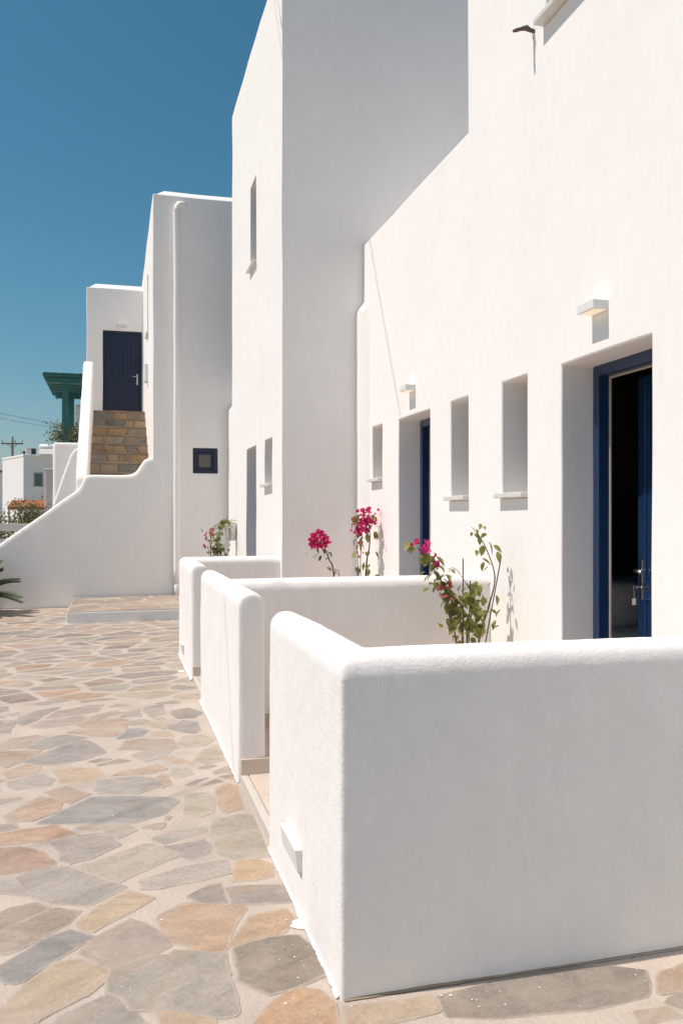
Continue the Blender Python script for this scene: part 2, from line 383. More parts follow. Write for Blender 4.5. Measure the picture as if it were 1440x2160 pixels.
# ------------------------------------------------------------------ the setting: ground, pavement
gr = mesh_obj('ground', [(-1500, -400, -.05), (1500, -400, -.05), (1500, 3000, -.05), (-1500, 3000, -.05)], [(0, 1, 2, 3)], 'earth')
tag(gr, kind='structure')
PX0, PX1, PY0, PY1 = -5.0, 4.5, 1.72, 16.0
def pav_z(x, y): return noise.noise(Vector((x * .9, y * .9, 3))) * .004
pv, pf = [], []
nx, ny = 48, 88
for j in range(ny + 1):
    for i in range(nx + 1):
        x = PX0 + (PX1 - PX0) * i / nx; y = PY0 + (PY1 - PY0) * j / ny
        pv.append((x, y, pav_z(x, y)))
for j in range(ny):
    for i in range(nx):
        a = j * (nx + 1) + i; pf.append((a, a + 1, a + nx + 2, a + nx + 1))
bounce_absorber = mesh_obj('bounce_absorber', [(-60, -6.5, -.045), (60, -6.5, -.045), (60, 1.60, -.045), (-60, 1.60, -.045)], [(0, 1, 2, 3)], 'dark_absorber'); tag(bounce_absorber, kind='structure')  # dark ground added out of view to cut bounce onto the near wall
MB().box((-5.0, 1.56, -.06), (2.69, 1.735, .012)).build('kerb', 'nosing', bounce_absorber, bevel=.012)  # edging of the added dark ground, also out of view
pav = mesh_obj('pavement', pv, pf, 'mortar', None, True); tag(pav, kind='structure')

TINTS = [((.285, .268, .238), 5), ((.238, .226, .212), 4), ((.305, .255, .208), 5), ((.375, .275, .192), 4), ((.385, .262, .175), 2),
         ((.325, .312, .262), 4), ((.365, .318, .25), 4), ((.300, .298, .275), 3), ((.325, .235, .192), 2), ((.200, .194, .186), 2), ((.215, .188, .165), 2)]
TW = [w for t, w in TINTS for _ in range(1)]
def pick_tint(rng):
    t = rng.choices([t for t, w in TINTS], [w for t, w in TINTS])[0]
    k = rng.uniform(.88, 1.16); return tuple(c * k * w * rng.uniform(.985, 1.015) for c, w in zip([c_ * .80 + b_ * .20 for c_, b_ in zip(t, (.330, .292, .258))], (1.04, .965, .915)))

def clip_poly(poly, n, c):
    out = []
    for i in range(len(poly)):
        a, b = poly[i], poly[(i + 1) % len(poly)]
        da = a[0] * n[0] + a[1] * n[1] - c; db = b[0] * n[0] + b[1] * n[1] - c
        if da <= 0: out.append(a)
        if (da < 0 < db) or (db < 0 < da):
            t = da / (da - db); out.append((a[0] + (b[0] - a[0]) * t, a[1] + (b[1] - a[1]) * t))
    return out
def area(p): return .5 * abs(sum(p[i][0] * p[(i + 1) % len(p)][1] - p[(i + 1) % len(p)][0] * p[i][1] for i in range(len(p))))

def crazy_paving(rng, x0, y0, x1, y1, rmin, rmax, joint, tries):
    """irregular flagstone outlines: cells of a scattered point set under a slanted metric, cut back by the joint"""
    pts = []; grid = {}
    cell = rmax
    for _ in range(tries):
        p = (rng.uniform(x0, x1), rng.uniform(y0, y1)); r = rng.uniform(rmin, rmax) if rng.random() > .35 else rng.uniform(rmin * .45, rmin)
        gx, gy = int(p[0] // cell), int(p[1] // cell); ok = True
        for ax in range(gx - 2, gx + 3):
            for ay in range(gy - 2, gy + 3):
                for q, rq in grid.get((ax, ay), ()):
                    dx, dy = p[0] - q[0], p[1] - q[1]
                    if dx * dx * .62 + dy * dy * 1.25 + dx * dy * -.42 < ((r + rq) * .5) ** 2: ok = False; break
                if not ok: break
            if not ok: break
        if ok: grid.setdefault((gx, gy), []).append((p, r)); pts.append((p, r))
    polys = []
    for (p, r) in pts:
        gx, gy = int(p[0] // cell), int(p[1] // cell)
        s = rmax * 1.6; poly = [(p[0] - s, p[1] - s), (p[0] + s, p[1] - s), (p[0] + s, p[1] + s), (p[0] - s, p[1] + s)]
        nb = [(q, rq) for ax in range(gx - 3, gx + 4) for ay in range(gy - 3, gy + 4) for q, rq in grid.get((ax, ay), ()) if q != p]
        nb.sort(key=lambda t: (t[0][0] - p[0]) ** 2 + (t[0][1] - p[1]) ** 2)
        for q, rq in nb[:22]:
            dx, dy = q[0] - p[0], q[1] - p[1]
            nxv, nyv = .62 * dx - .21 * dy, 1.25 * dy - .21 * dx
            l = math.hypot(nxv, nyv); nxv /= l; nyv /= l
            f = .5 + .12 * (r - rq) / (r + rq)
            mx, my = p[0] + dx * f, p[1] + dy * f
            w = joint * rng.uniform(.45, 1.5) * (1.45 if p[1] > 7.5 else 1.0)
            poly = clip_poly(poly, (nxv, nyv), nxv * mx + nyv * my - w)
            if len(poly) < 3: break
        if len(poly) >= 3 and area(poly) > .004: polys.append(poly)
    return polys

def rough_outline(rng, poly, step, jit, cs=1.0):
    """cut sharp corners, then ragged edges"""
    out = []
    n = len(poly)
    for i in range(n):
        a, b, c = Vector(poly[i - 1]), Vector(poly[i]), Vector(poly[(i + 1) % n])
        la, lc = (a - b).length, (c - b).length
        cut = min(rng.choice([.004, .008, .015, .035, .05]) * rng.uniform(.7, 1.3) * cs, la * .35, lc * .35)
        out.append(b + (a - b).normalized() * cut if la > 1e-5 else b); out.append(b + (c - b).normalized() * cut if lc > 1e-5 else b)
    res = []
    m = len(out)
    for i in range(m):
        a, b = out[i], out[(i + 1) % m]; l = (b - a).length
        if l < .004: continue
        k = max(1, min(3, int(l / step))); nrm = Vector(((b - a).y, -(b - a).x)) / l
        for t in range(k):
            res.append(a + (b - a) * (t / k) + nrm * rng.uniform(-jit, jit))
    return res

def stone_geom(rng, ol, zf, lift, rim_w=.018):
    c = sum(ol, Vector((0, 0))) / len(ol); n = len(ol)
    tilt = (rng.uniform(-.008, .008), rng.uniform(-.008, .008))
    V, A = [], []
    for p in ol: V.append((p.x, p.y, zf(p.x, p.y) - .003)); A.append(1.0)
    for p in ol:
        d = c - p; q = p + d * min(.45, .007 / max(d.length, 1e-4)); V.append((q.x, q.y, zf(q.x, q.y) + lift * .8)); A.append(.62)
    for p in ol:
        d = c - p; q = p + d * min(.5, (rim_w + rng.uniform(.0, .02)) / max(d.length, 1e-4)); V.append((q.x, q.y, zf(q.x, q.y) + lift + (q.x - c.x) * tilt[0] + (q.y - c.y) * tilt[1])); A.append(0.0)
    Fc = []
    for r in range(2):
        for i in range(n):
            Fc.append((r * n + i, r * n + (i + 1) % n, (r + 1) * n + (i + 1) % n, (r + 1) * n + i))
    Fc.append(tuple(2 * n + i for i in range(n)))
    return V, Fc, A, c
def paint_attrs(me, tints, rims):
    ca = me.attributes.new('tint', 'FLOAT_COLOR', 'POINT')
    ca.data.foreach_set('color', [c for t in tints for c in (*t, 1.0)])
    fa = me.attributes.new('rim', 'FLOAT', 'POINT')
    fa.data.foreach_set('value', list(rims))

def ccw(poly):
    s = sum(poly[i][0] * poly[(i + 1) % len(poly)][1] - poly[(i + 1) % len(poly)][0] * poly[i][1] for i in range(len(poly)))
    return poly if s > 0 else poly[::-1]

def lay_stones(rng, polys, zf, lift, parent, name, limit, keep, step=.09, jit=.004, tints=None):
    items = []
    for pi, poly in enumerate(polys):
        poly = ccw(poly); c = (sum(p[0] for p in poly) / len(poly), sum(p[1] for p in poly) / len(poly))
        if not keep(*c): continue
        pr = project((c[0], c[1], 0)); sc = -1
        if pr and -30 < pr[0] < 1470 and -30 < pr[1] < 2190: sc = area(poly) / pr[2] ** 3
        items.append((sc, poly, tints[pi] if tints else None))
    items.sort(key=lambda t: -t[0])
    rest = ([], [], [], [])
    for k, (sc, poly, tint0) in enumerate(items):
        ol = rough_outline(rng, poly, step, jit, .35 if tint0 else 1.0)
        if len(ol) < 3: continue
        tint = tint0 or pick_tint(rng)
        V, Fc, A, c = stone_geom(rng, ol, zf, lift * rng.uniform(.6, 1.35))
        if k < limit and sc > 0:
            a = rng.uniform(-.7, .7) + R(15); ca, sa = math.cos(-a), math.sin(-a)
            W = [((x - c.x) * ca - (y - c.y) * sa, (x - c.x) * sa + (y - c.y) * ca, z) for x, y, z in V]
            o = mesh_obj(name, W, Fc, 'stone', parent, False, (c.x, c.y, 0)); o.rotation_euler = (0, 0, a)
            paint_attrs(o.data, [tint] * len(W), A)
        else:
            b0 = len(rest[0]); rest[0].extend(V); rest[1].extend([tuple(i + b0 for i in f) for f in Fc]); rest[2].extend([tint] * len(V)); rest[3].extend(A)
    if rest[0]:
        o = mesh_obj(name, rest[0], rest[1], 'stone', parent); paint_attrs(o.data, rest[2], rest[3]); tag(o, kind='stuff')

def split_some(rng, polys, prob, amin, joint):
    out = []
    for p in polys:
        if area(p) > amin and rng.random() < prob + (area(p) > .16) * .35:
            c = (sum(q[0] for q in p) / len(p) + rng.uniform(-.05, .05), sum(q[1] for q in p) / len(p) + rng.uniform(-.05, .05)); a = rng.gauss(R(65), .6)
            n = (math.cos(a), math.sin(a)); k = n[0] * c[0] + n[1] * c[1]
            for s_ in (1, -1):
                q = clip_poly(p, (n[0] * s_, n[1] * s_), k * s_ - joint * rng.uniform(.6, 1.3))
                if len(q) >= 3 and area(q) > .006: out.append(q)
        else: out.append(p)
    return out

# flagstones of the foreground, outlines surveyed on the ground: (crop key, outline, sunlit colour)
CROP = {1: (0, 1860, 2.24), 2: (340, 1860, 2.24), 3: (0, 1640, 2.8), 4: (280, 1640, 2.8), 5: (0, 1480, 3.2), 6: (240, 1480, 3.2), 7: (700, 1980, 1.211), 8: (0, 1780, 3.0)}
FLAGS = [
 (1, [(0,150),(60,125),(170,105),(225,128),(120,180),(0,228)], (165,152,140)),
 (1, [(0,245),(140,185),(250,135),(365,148),(300,205),(110,310),(30,335),(0,310)], (178,160,142)),
 (1, [(0,405),(60,375),(190,290),(310,243),(425,275),(330,325),(110,470),(50,468),(0,430)], (145,143,142)),
 (1, [(30,600),(120,510),(260,400),(370,390),(480,430),(490,470),(380,545),(200,640),(60,690),(0,690)], (205,180,148)),
 (1, [(385,185),(480,115),(600,55),(720,80),(640,130),(440,235),(390,215)], (208,182,150)),
 (1, [(400,328),(470,270),(610,190),(680,210),(790,280),(780,310),(640,365),(525,405),(430,350)], (180,162,147)),
 (1, [(528,460),(545,430),(710,365),(800,365),(815,342),(1045,352),(1055,450),(1100,540),(1115,620),(1040,640),(900,615),(640,595),(600,545),(535,520)], (176,168,156)),
 (1, [(290,660),(350,615),(525,545),(600,590),(660,660),(640,720),(300,720)], (170,162,152)),
 (8, [(110,225),(310,150),(430,155),(600,225),(785,275),(560,382),(330,370),(200,320)], (178,170,162)),
 (8, [(-40,235),(90,215),(180,325),(-40,305)], (190,180,170)),
 (1, [(745,620),(830,615),(1000,655),(1000,720),(800,720)], (212,180,145)),
 (2, [(0,170),(100,115),(200,102),(385,130),(310,240),(295,325),(220,330),(40,275),(35,235)], (204,165,130)),
 (2, [(430,165),(580,140),(620,185),(560,250),(400,300),(330,300),(375,240)], (204,168,132)),
 (2, [(130,75),(200,30),(275,15),(295,95),(200,100)], (150,140,128)),
 (2, [(325,35),(400,22),(570,20),(625,90),(480,100),(350,105)], (158,150,142)),
 (2, [(360,330),(500,280),(640,270),(720,340),(755,440),(640,490),(520,525),(390,465)], (140,128,112)),
 (2, [(460,672),(520,590),(640,520),(740,530),(800,590),(830,730),(450,730)], (204,160,118)),
 (3, [(280,95),(390,58),(515,100),(410,155),(330,130)], (198,170,150)),
 (3, [(45,230),(240,118),(360,150),(330,200),(200,250),(70,260)], (205,172,146)),
 (3, [(235,272),(420,185),(560,122),(790,118),(1000,125),(1040,140),(950,215),(800,262),(500,268)], (160,157,154)),
 (3, [(-60,355),(130,315),(320,288),(430,338),(300,370),(-40,405)], (206,160,128)),
 (3, [(-40,430),(120,415),(240,440),(300,490),(310,515),(150,550),(-40,570)], (190,150,128)),
 (3, [(305,395),(420,355),(540,340),(630,350),(690,400),(520,475),(430,498),(370,485),(365,440)], (178,168,160)),
 (3, [(575,80),(590,25),(780,3),(890,8),(960,45),(800,95),(600,95)], (173,166,160)),
 (3, [(450,298),(530,280),(600,300),(530,318)], (208,178,155)),
 (3, [(-40,285),(90,275),(100,300),(40,315),(-40,320)], (175,165,155)),
 (3, [(700,355),(620,330),(610,290),(760,280),(800,310)], (190,181,165)),
 (8, [(480,145),(600,120),(900,8),(980,15),(1140,75),(1020,110),(760,235),(640,190)], (198,186,168)),
 (4, [(60,610),(280,540),(540,490),(550,570),(420,600),(180,650),(80,655)], (192,183,170)),
 (4, [(310,215),(315,105),(420,95),(480,120),(470,200),(400,225)], (196,184,162)),
 (4, [(495,75),(560,40),(610,60),(650,175),(540,205),(505,150)], (205,170,135)),
 (4, [(480,260),(620,225),(700,230),(800,455),(690,470),(600,480),(520,450),(475,360)], (190,181,162)),
 (4, [(120,360),(230,315),(420,298),(430,315),(330,350),(200,385)], (188,179,166)),
 (4, [(185,412),(280,395),(410,372),(455,400),(440,445),(340,475),(250,450)], (168,159,155)),
 (4, [(605,560),(620,500),(720,487),(810,520),(810,580),(700,600),(610,605)], (212,175,125)),
 (4, [(65,295),(120,275),(190,270),(180,300),(110,308)], (206,178,155)), (4, [(180,240),(215,220),(240,235),(200,255)], (206,178,155)),
 (5, [(125,150),(140,105),(250,65),(400,42),(330,75),(230,130),(160,155)], (166,159,152)),
 (5, [(320,110),(400,65),(600,30),(690,25),(640,70),(500,90)], (186,168,155)),
 (5, [(205,165),(320,130),(540,98),(570,110),(500,150),(300,178)], (190,172,158)),
 (5, [(600,128),(640,95),(780,62),(810,80),(700,110)], (188,170,155)),
 (5, [(520,160),(600,130),(780,118),(860,128),(840,190),(620,190)], (203,175,152)),
 (5, [(455,212),(530,190),(800,205),(790,240),(640,235)], (196,165,145)),
 (5, [(-40,310),(80,255),(240,230),(290,245),(170,310),(-40,335)], (198,178,160)),
 (5, [(195,318),(300,258),(430,228),(560,245),(440,290),(280,322)], (170,164,157)),
 (5, [(165,410),(300,355),(480,285),(570,262),(640,295),(700,345),(560,390),(380,425),(260,422)], (164,157,152)),
 (5, [(-40,345),(120,340),(260,340),(160,400),(40,445),(-40,400)], (188,162,142)),
 (5, [(380,470),(480,450),(640,455),(700,505),(560,545),(420,545)], (212,182,150)),
 (5, [(30,480),(180,430),(265,445),(240,480),(60,515)], (208,178,150)),
 (5, [(70,545),(280,495),(350,530),(310,570),(120,590),(75,580)], (188,178,168)),
 (5, [(-40,40),(50,35),(55,60),(-40,80)], (160,155,152)), (5, [(-40,135),(110,130),(60,210),(-40,215)], (178,168,160)),
 (6, [(30,250),(100,190),(160,182),(230,200),(180,235),(60,252)], (146,146,148)),
 (6, [(50,325),(90,270),(200,255),(380,258),(430,310),(350,325)], (188,165,148)),
 (6, [(205,70),(215,40),(330,25),(335,85),(250,97)], (180,170,158)),
 (6, [(45,105),(80,75),(170,60),(180,100)], (178,168,158)),
 (6, [(395,90),(400,65),(500,45),(590,75),(540,110),(440,115)], (150,142,136)),
 (6, [(365,180),(470,130),(560,140),(580,190),(540,215),(450,205)], (158,152,148)),
 (6, [(110,160),(120,130),(200,120),(230,130),(180,155)], (178,168,155)),
 (6, [(195,160),(250,140),(385,145),(330,190)], (205,182,158)),
 (6, [(245,235),(260,205),(380,205),(400,240)], (205,178,150)),
 (6, [(10,500),(60,475),(280,435),(345,455),(230,490)], (205,172,145)),
 (6, [(130,365),(200,340),(380,330),(330,375),(220,400)], (190,178,165)),
 (6, [(350,390),(400,375),(540,410),(520,425),(400,420)], (208,178,150)),
 (6, [(290,510),(330,490),(370,500),(390,555),(330,580)], (205,175,150)),
 (6, [(380,500),(400,460),(500,450),(530,490),(430,515)], (198,186,170)),
 (6, [(540,400),(610,335),(690,300),(740,390),(620,420)], (190,178,160)),
 (6, [(440,280),(480,240),(600,230),(660,260),(600,300),(480,305)], (198,185,165)),
 (6, [(240,100),(300,105),(430,125),(300,138)], (195,182,165)),
 (7, [(290,165),(280,150),(400,120),(500,90),(700,75),(790,85),(800,145),(640,180),(450,198),(310,200)], (142,134,122)),
 (7, [(830,90),(930,55),(930,125),(840,140)], (182,157,127)), (7, [(860,150),(930,130),(930,190),(850,170)], (150,140,125)),
 (7, [(40,180),(250,150),(270,190),(120,225),(40,225)], (205,180,150)), (7, [(770,185),(860,172),(890,200),(790,222)], (190,175,155)),
]
def lin(c):
    c /= 255.0
    return c / 12.92 if c <= .04045 else ((c + .055) / 1.055) ** 2.4
flag_polys, flag_tints = [], []
for key, ol, col in FLAGS:
    x0, y0, k = CROP[key]; pts = []
    for x, y in ol:
        p = ray(x0 + x / k, y0 + y / k); t = CAM_H / -p.z; pts.append((p.x * t, p.y * t))
    cx, cy = sum(p[0] for p in pts) / len(pts), sum(p[1] for p in pts) / len(pts); big = []
    for px_, py_ in pts:     # the rims are buried under smeared mortar, so the stones run a little further
        l_ = max(math.hypot(px_ - cx, py_ - cy), .02); e_ = min(.031, l_ * .28); big.append((px_ + (px_ - cx) / l_ * e_, py_ + (py_ - cy) / l_ * e_))
    flag_polys.append(ccw(big)); flag_tints.append(tuple(lin(c) / lin(m) * a * .78 + a * .22 for c, m, a in zip(col, (218, 203, 189), MORTAR)))
def inside(p, poly):
    r = False
    for i in range(len(poly)):
        a, b = poly[i], poly[i - 1]
        if (a[1] > p[1]) != (b[1] > p[1]) and p[0] < (b[0] - a[0]) * (p[1] - a[1]) / (b[1] - a[1]) + a[0]: r = not r
    return r
def clashes(q):
    """a scattered stone that would lie on a surveyed one"""
    c = (sum(p[0] for p in q) / len(q), sum(p[1] for p in q) / len(q))
    probe = [c] + [(p[0] + (p[0] - c[0]) * .12, p[1] + (p[1] - c[1]) * .12) for p in q] + [((p[0] + c[0]) / 2, (p[1] + c[1]) / 2) for p in q]
    for f in flag_polys:
        if abs(f[0][0] - c[0]) > 1.3 or abs(f[0][1] - c[1]) > 1.3: continue
        if any(inside(p, f) for p in probe) or any(inside(p, q) for p in f): return True
    return False
rng = random.Random(21)
polys = crazy_paving(rng, -4.6, 1.78, 4.2, 15.0, .24, .48, .018, 8000)
def keep_pav(x, y):
    if x > .76 and 2.6 < y < 9.2: return False
    if y > 14.3 or (x > -.62 and 12.28 < y and x < 1.8): return False
    return x < 2.9 or y < 2.4
polys = [q for q in split_some(rng, polys, .30, .085, .016) if not clashes(q)]
fill = [q for q in crazy_paving(random.Random(5), -1.2, 1.85, 2.3, 7.4, .10, .2, .016, 6000) if not clashes(q)]
have = [((sum(p[0] for p in q) / len(q), sum(p[1] for p in q) / len(q)), math.sqrt(area(q))) for q in polys]
fill = [q for q in fill if all(math.hypot(c[0] - q[0][0], c[1] - q[0][1]) > r_ * .75 + .10 for c, r_ in have)]
polys += fill
lay_stones(rng, polys, pav_z, .0028, pav, 'paving_stone', 300 - len(flag_polys), keep_pav, .07, .0075)
frg = random.Random(77)
lay_stones(frg, flag_polys, pav_z, .0042, pav, 'paving_stone', 300, lambda x, y: True, .06, .004, flag_tints)

# splashes of whitewash on the flagstones
sp = MB()
def splat(x, y, r, el=1.0, z=0):
    z = pav_z(x, y) + .0050
    n = 9; k = [(x + r * rng.uniform(.7, 1.25) * math.cos(2 * math.pi * i / n) * el, y + r * rng.uniform(.7, 1.25) * math.sin(2 * math.pi * i / n), z) for i in range(n)]
    sp.add(k, [tuple(range(n))])
for u, v, r in ((341, 1942, .009), (1028 / 3, 1780 + 485 / 3, .006), (603, 1943, .008), (590, 1950, .006), (537, 1858, .007), (403, 2079, .010), (376, 2048, .004), (602, 2120, .010), (621, 2022, .007), (628, 2066, .006),
                (640, 2040, .004), (636, 2030, .003), (590, 2028, .005), (598, 2000, .005), (617, 1996, .004), (296, 1874, .007), (257, 2084, .005), (275, 2090, .005), (930, 2104, .008), (950, 2103, .012), (1005, 2113, .007), (1010, 2127, .007), (995, 2112, .006), (1137, 2086, .006), (1128, 2064, .005), (1065, 2123, .005), (1340, 2058, .006), (1222, 2125, .005), (740, 2126, .006), (748, 2136, .004), (238, 1722, .012), (140, 1621, .006), (470, 1605, .006)):
    p = ray(u, v); t = CAM_H / -p.z; splat(p.x * t, p.y * t, r * .42, rng.uniform(.8, 1.5))
for _ in range(60):
    y = rng.uniform(2.0, 9.2); d = abs(rng.gauss(0, .12)); x = .66 - d
    splat(x, y, rng.uniform(.0008, .0026), rng.uniform(.8, 1.4))
for _ in range(30):
    splat(rng.uniform(.7, 2.4), 2.44 - abs(rng.gauss(0, .12)), rng.uniform(.0008, .0026), rng.uniform(.8, 1.6))
so = sp.build('paint_splash', 'paint', pav); tag(so, kind='stuff')

# ------------------------------------------------------------------ terrace floors
FX = 2.70      # plane of the doors' facade
WL = .67       # outer face of the garden walls
def terrace(name, y0, y1):
    o = MB().box((.70, y0, -.04), (FX + .4, y1, .042)).build(name, 'grout', None); tag(o, kind='structure')
    me = None; s = .42; g = .004
    nxx = math.ceil((FX + .1 - .72) / s); nyy = math.ceil((y1 - y0) / s)
    for i in range(nxx):
        for j in range(nyy):
            if me is None:
                b = MB(); e = .003
                a = s - g
                b.add([(0, 0, 0), (a, 0, 0), (a, a, 0), (0, a, 0), (0, 0, .006), (a, 0, .006), (a, a, .006), (0, a, .006), (e, e, .008), (a - e, e, .008), (a - e, a - e, .008), (e, a - e, .008)],
                      [(0, 1, 5, 4), (1, 2, 6, 5), (2, 3, 7, 6), (3, 0, 4, 7), (4, 5, 9, 8), (5, 6, 10, 9), (6, 7, 11, 10), (7, 4, 8, 11), (8, 9, 10, 11)])
                t = b.build('floor_tile', 'tile', o); me = t.data
            else: t = inst('floor_tile', me, o)
            t.location = (.726 + i * s, y0 + j * s, .041)
    MB().box((.682, y0, -.03), (.722, y1, .047)).build('edge_strip', 'nosing', o, bevel=.006)
    return o
terrace('terrace_floor', 2.60, 5.70)
terrace('terrace_floor', 5.78, 9.04)

# ------------------------------------------------------------------ garden walls
def ring_wall(poly, free, H, Rd, zb=-.03):
    """poly ccw; edges in free keep a plain end, all others get a rounded top"""
    n = len(poly)
    def off(s):
        res = []
        for i in range(n):
            a, b, c = Vector(poly[i - 1]), Vector(poly[i]), Vector(poly[(i + 1) % n])
            e1 = (b - a).normalized(); e2 = (c - b).normalized()
            n1 = Vector((-e1.y, e1.x)); n2 = Vector((-e2.y, e2.x))
            s1 = 0 if ((i - 1) % n) in free else s; s2 = 0 if i in free else s
            # intersect offset lines
            p1 = b + n1 * s1; p2 = b + n2 * s2
            den = e1.x * e2.y - e1.y * e2.x
            t = ((p2 - p1).x * e2.y - (p2 - p1).y * e2.x) / den
            res.append(p1 + e1 * t)
        return res
    V, Fc = [], []
    rings = [(0, zb), (0, H - Rd)]
    for j in range(1, 9):
        t = math.pi / 2 * j / 8; rings.append((Rd * (1 - math.cos(t)), H - Rd + Rd * math.sin(t)))
    for s, z in rings:
        V += [(p.x, p.y, z) for p in off(s)]
    for r in range(len(rings) - 1):
        for i in range(n):
            Fc.append((r * n + i, r * n + (i + 1) % n, (r + 1) * n + (i + 1) % n, (r + 1) * n + i))
    k = (len(rings) - 1) * n
    Fc.append(tuple(k + i for i in range(n))); Fc.append(tuple(reversed(range(n))))
    return V, Fc

def fringe(name, parent, pts, wid, side, rng, z=.0085):
    """ragged skirt of whitewash where the brush ran onto the paving"""
    V = []; n = len(pts); cum = 0
    for i, (x, y) in enumerate(pts):
        w = max(.0015, wid * (.35 + 1.3 * abs(noise.noise(Vector((x * 9, y * 9, 1)))) + 1.0 * max(0, noise.noise(Vector((x * 2.1, y * 2.1, 5)))) + rng.uniform(-.25, .25)))
        zz = pav_z(x, y)
        V += [(x - side[0] * .012, y - side[1] * .012, zz + .03), (x + side[0] * .003, y + side[1] * .003, zz + .007), (x + side[0] * (w + .003), y + side[1] * (w + .003), zz + .0035)]
    Fc = []
    for i in range(n - 1):
        a = i * 3
        for k in range(2): Fc.append((a + k, a + 3 + k, a + 4 + k, a + 1 + k))
    return mesh_obj(name, V, Fc, 'paint', parent)

T = .15
wall_specs = [
    ([(WL, 2.47), (FX + .06, 2.47), (FX + .06, 2.47 + T), (WL + T, 2.47 + T), (WL + T, 3.70), (WL, 3.70)], {1, 4}, 1.075, .013,
     'nearest white plastered garden wall, its broad shaded side filling the lower right'),
    ([(WL, 4.65), (WL + T, 4.65), (WL + T, 5.68), (FX + .06, 5.68), (FX + .06, 5.83), (WL + T, 5.83), (WL + T, 6.81), (WL, 6.81)], {0, 3, 6}, 1.065, .016,
     'middle white garden wall with a cable shadow running down it'),
    ([(WL, 7.64), (WL + T, 7.64), (WL + T, 9.05), (1.80, 9.05), (1.80, 9.20), (WL, 9.20)], {0, 3}, 1.06, .018,
     'farthest low white garden wall, running up to the tall block'),
]
GW = []
for poly, free, H, vox, lab in wall_specs:
    V, Fc = ring_wall(poly, free, H, .070)
    root = empty('garden_wall', (0, 0, 0)); tag(root, lab, 'wall', 'low garden walls of the terraces')
    w = mesh_obj('wall', V, Fc, 'plaster_near', root)
    organic(w, vox, 4 if vox < .015 else 2, big=.009, small=.0012 if vox < .015 else .0010)
    GW.append(root)
frng = random.Random(5)
def lin(a, b, n): return [(a[0] + (b[0] - a[0]) * i / n, a[1] + (b[1] - a[1]) * i / n) for i in range(n + 1)]
fringe('paint_edge', GW[0], lin((WL, 2.485), (WL, 3.70), 120), .009, (-1, 0), frng)
fringe('paint_edge', GW[1], lin((WL, 4.65), (WL, 6.81), 150), .008, (-1, 0), frng)
fringe('paint_edge', GW[2], lin((WL, 7.64), (WL, 9.20), 100), .010, (-1, 0), frng)
# larger spills of paint at the foot of the walls
def spill(parent, x, y, rx, ry, seed, z=0):
    z = pav_z(x, y) + .0062
    n = 40; V = [(x, y, z + .0015)]
    for i in range(n):
        w = 2 * math.pi * i / n; k = 1 + .22 * noise.noise(Vector((math.cos(w) * 2 + seed, math.sin(w) * 2, seed))) + .16 * noise.noise(Vector((math.cos(w) * 7, math.sin(w) * 7, seed)))
        V.append((x + rx * k * math.cos(w), y + ry * k * math.sin(w), z - .003))
    mesh_obj('paint_spill', V, [(0, 1 + i, 1 + (i + 1) % n) for i in range(n)], 'paint', parent)
def gp(u, v):
    p = ray(u, v); t = CAM_H / -p.z; return p.x * t, p.y * t
for w, u, v, rx, ry, s in ((0, 640, 1950, .048, .042, 1), (2, 383, 1417, .03, .04, 4)):
    spill(GW[w], *gp(u, v), rx, ry, s)
# brown strip painting in the shadow of the gap under the near wall
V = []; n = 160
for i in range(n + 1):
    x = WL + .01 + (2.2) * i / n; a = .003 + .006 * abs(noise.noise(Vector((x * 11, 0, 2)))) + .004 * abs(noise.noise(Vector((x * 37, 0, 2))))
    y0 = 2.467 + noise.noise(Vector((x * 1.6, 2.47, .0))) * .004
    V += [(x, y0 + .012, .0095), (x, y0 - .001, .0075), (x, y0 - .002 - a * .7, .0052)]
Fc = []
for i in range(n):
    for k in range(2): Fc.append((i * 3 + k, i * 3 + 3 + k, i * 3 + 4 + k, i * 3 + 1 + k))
mesh_obj('gap_shadow', [(x, y, z) for x, y, z in V], [tuple(reversed(f)) for f in Fc], 'riser_mortar', GW[0])
# tiled skirting at the wall ends and inside the terraces
for w, x0, y0, x1, y1 in ((1, WL + .012, 4.632, .86, 4.65), (2, WL + .012, 7.622, .86, 7.64)):
    MB().box((x0, y0, .046), (x1, y0 + .03, .135)).build('skirting_tile', 'tile', GW[w], bevel=.003)
for w, x0, y0, x1 in ((1, WL + T, 5.672, FX), (2, WL + T, 9.042, 1.77)):
    MB().box((x0, y0, .048), (x1, y0 + .02, .135)).build('skirting_tile', 'tile', GW[w], bevel=.003)
MB().box((WL + T - .01, 4.66, .048), (WL + T + .008, 5.67, .135)).build('skirting_tile', 'tile', GW[1], bevel=.003)

# ------------------------------------------------------------------ the house with the doors
D1 = (3.76, 4.664, 2.45); D2 = (6.918, 7.764, 2.45)
W1 = (5.112, 5.492, 1.63, 2.465); W2 = (6.086, 6.444, 1.63, 2.45); W3 = (8.28, 8.63, 1.87, 2.466)
UW = (3.85, 4.86, 4.70, 5.95)
house = empty('white_house', (FX, 5, 0)); house.location = (0, 0, 0)
tag(house, 'long white plastered house on the right with two deep-set blue doorways', 'house')
DEP = .34
def house_solid(x, y, z):
    if z > (7.9 if y < 6.10 else 4.55): return False
    for (a, b, t) in (D1, D2):
        if a < y < b and z < t and x < FX + .36 : return False
    for (a, b, s, t) in (W1, W2, W3, UW):
        if a < y < b and s < z < t and x < FX + DEP: return False
    if FX + (.36 if 3.2 < y < 5.0 else .45) < x < 6.2 and 2.3 < y < 6.7 and .05 < z < 2.75: return False     # room behind the near door
    return True
ybr = sorted([-3.5, 2.3, 3.2, 5.0, 6.7, 6.10, 9.10] + [v for d in (D1, D2) for v in d[:2]] + [v for w in (W1, W2, W3, UW) for v in w[:2]])
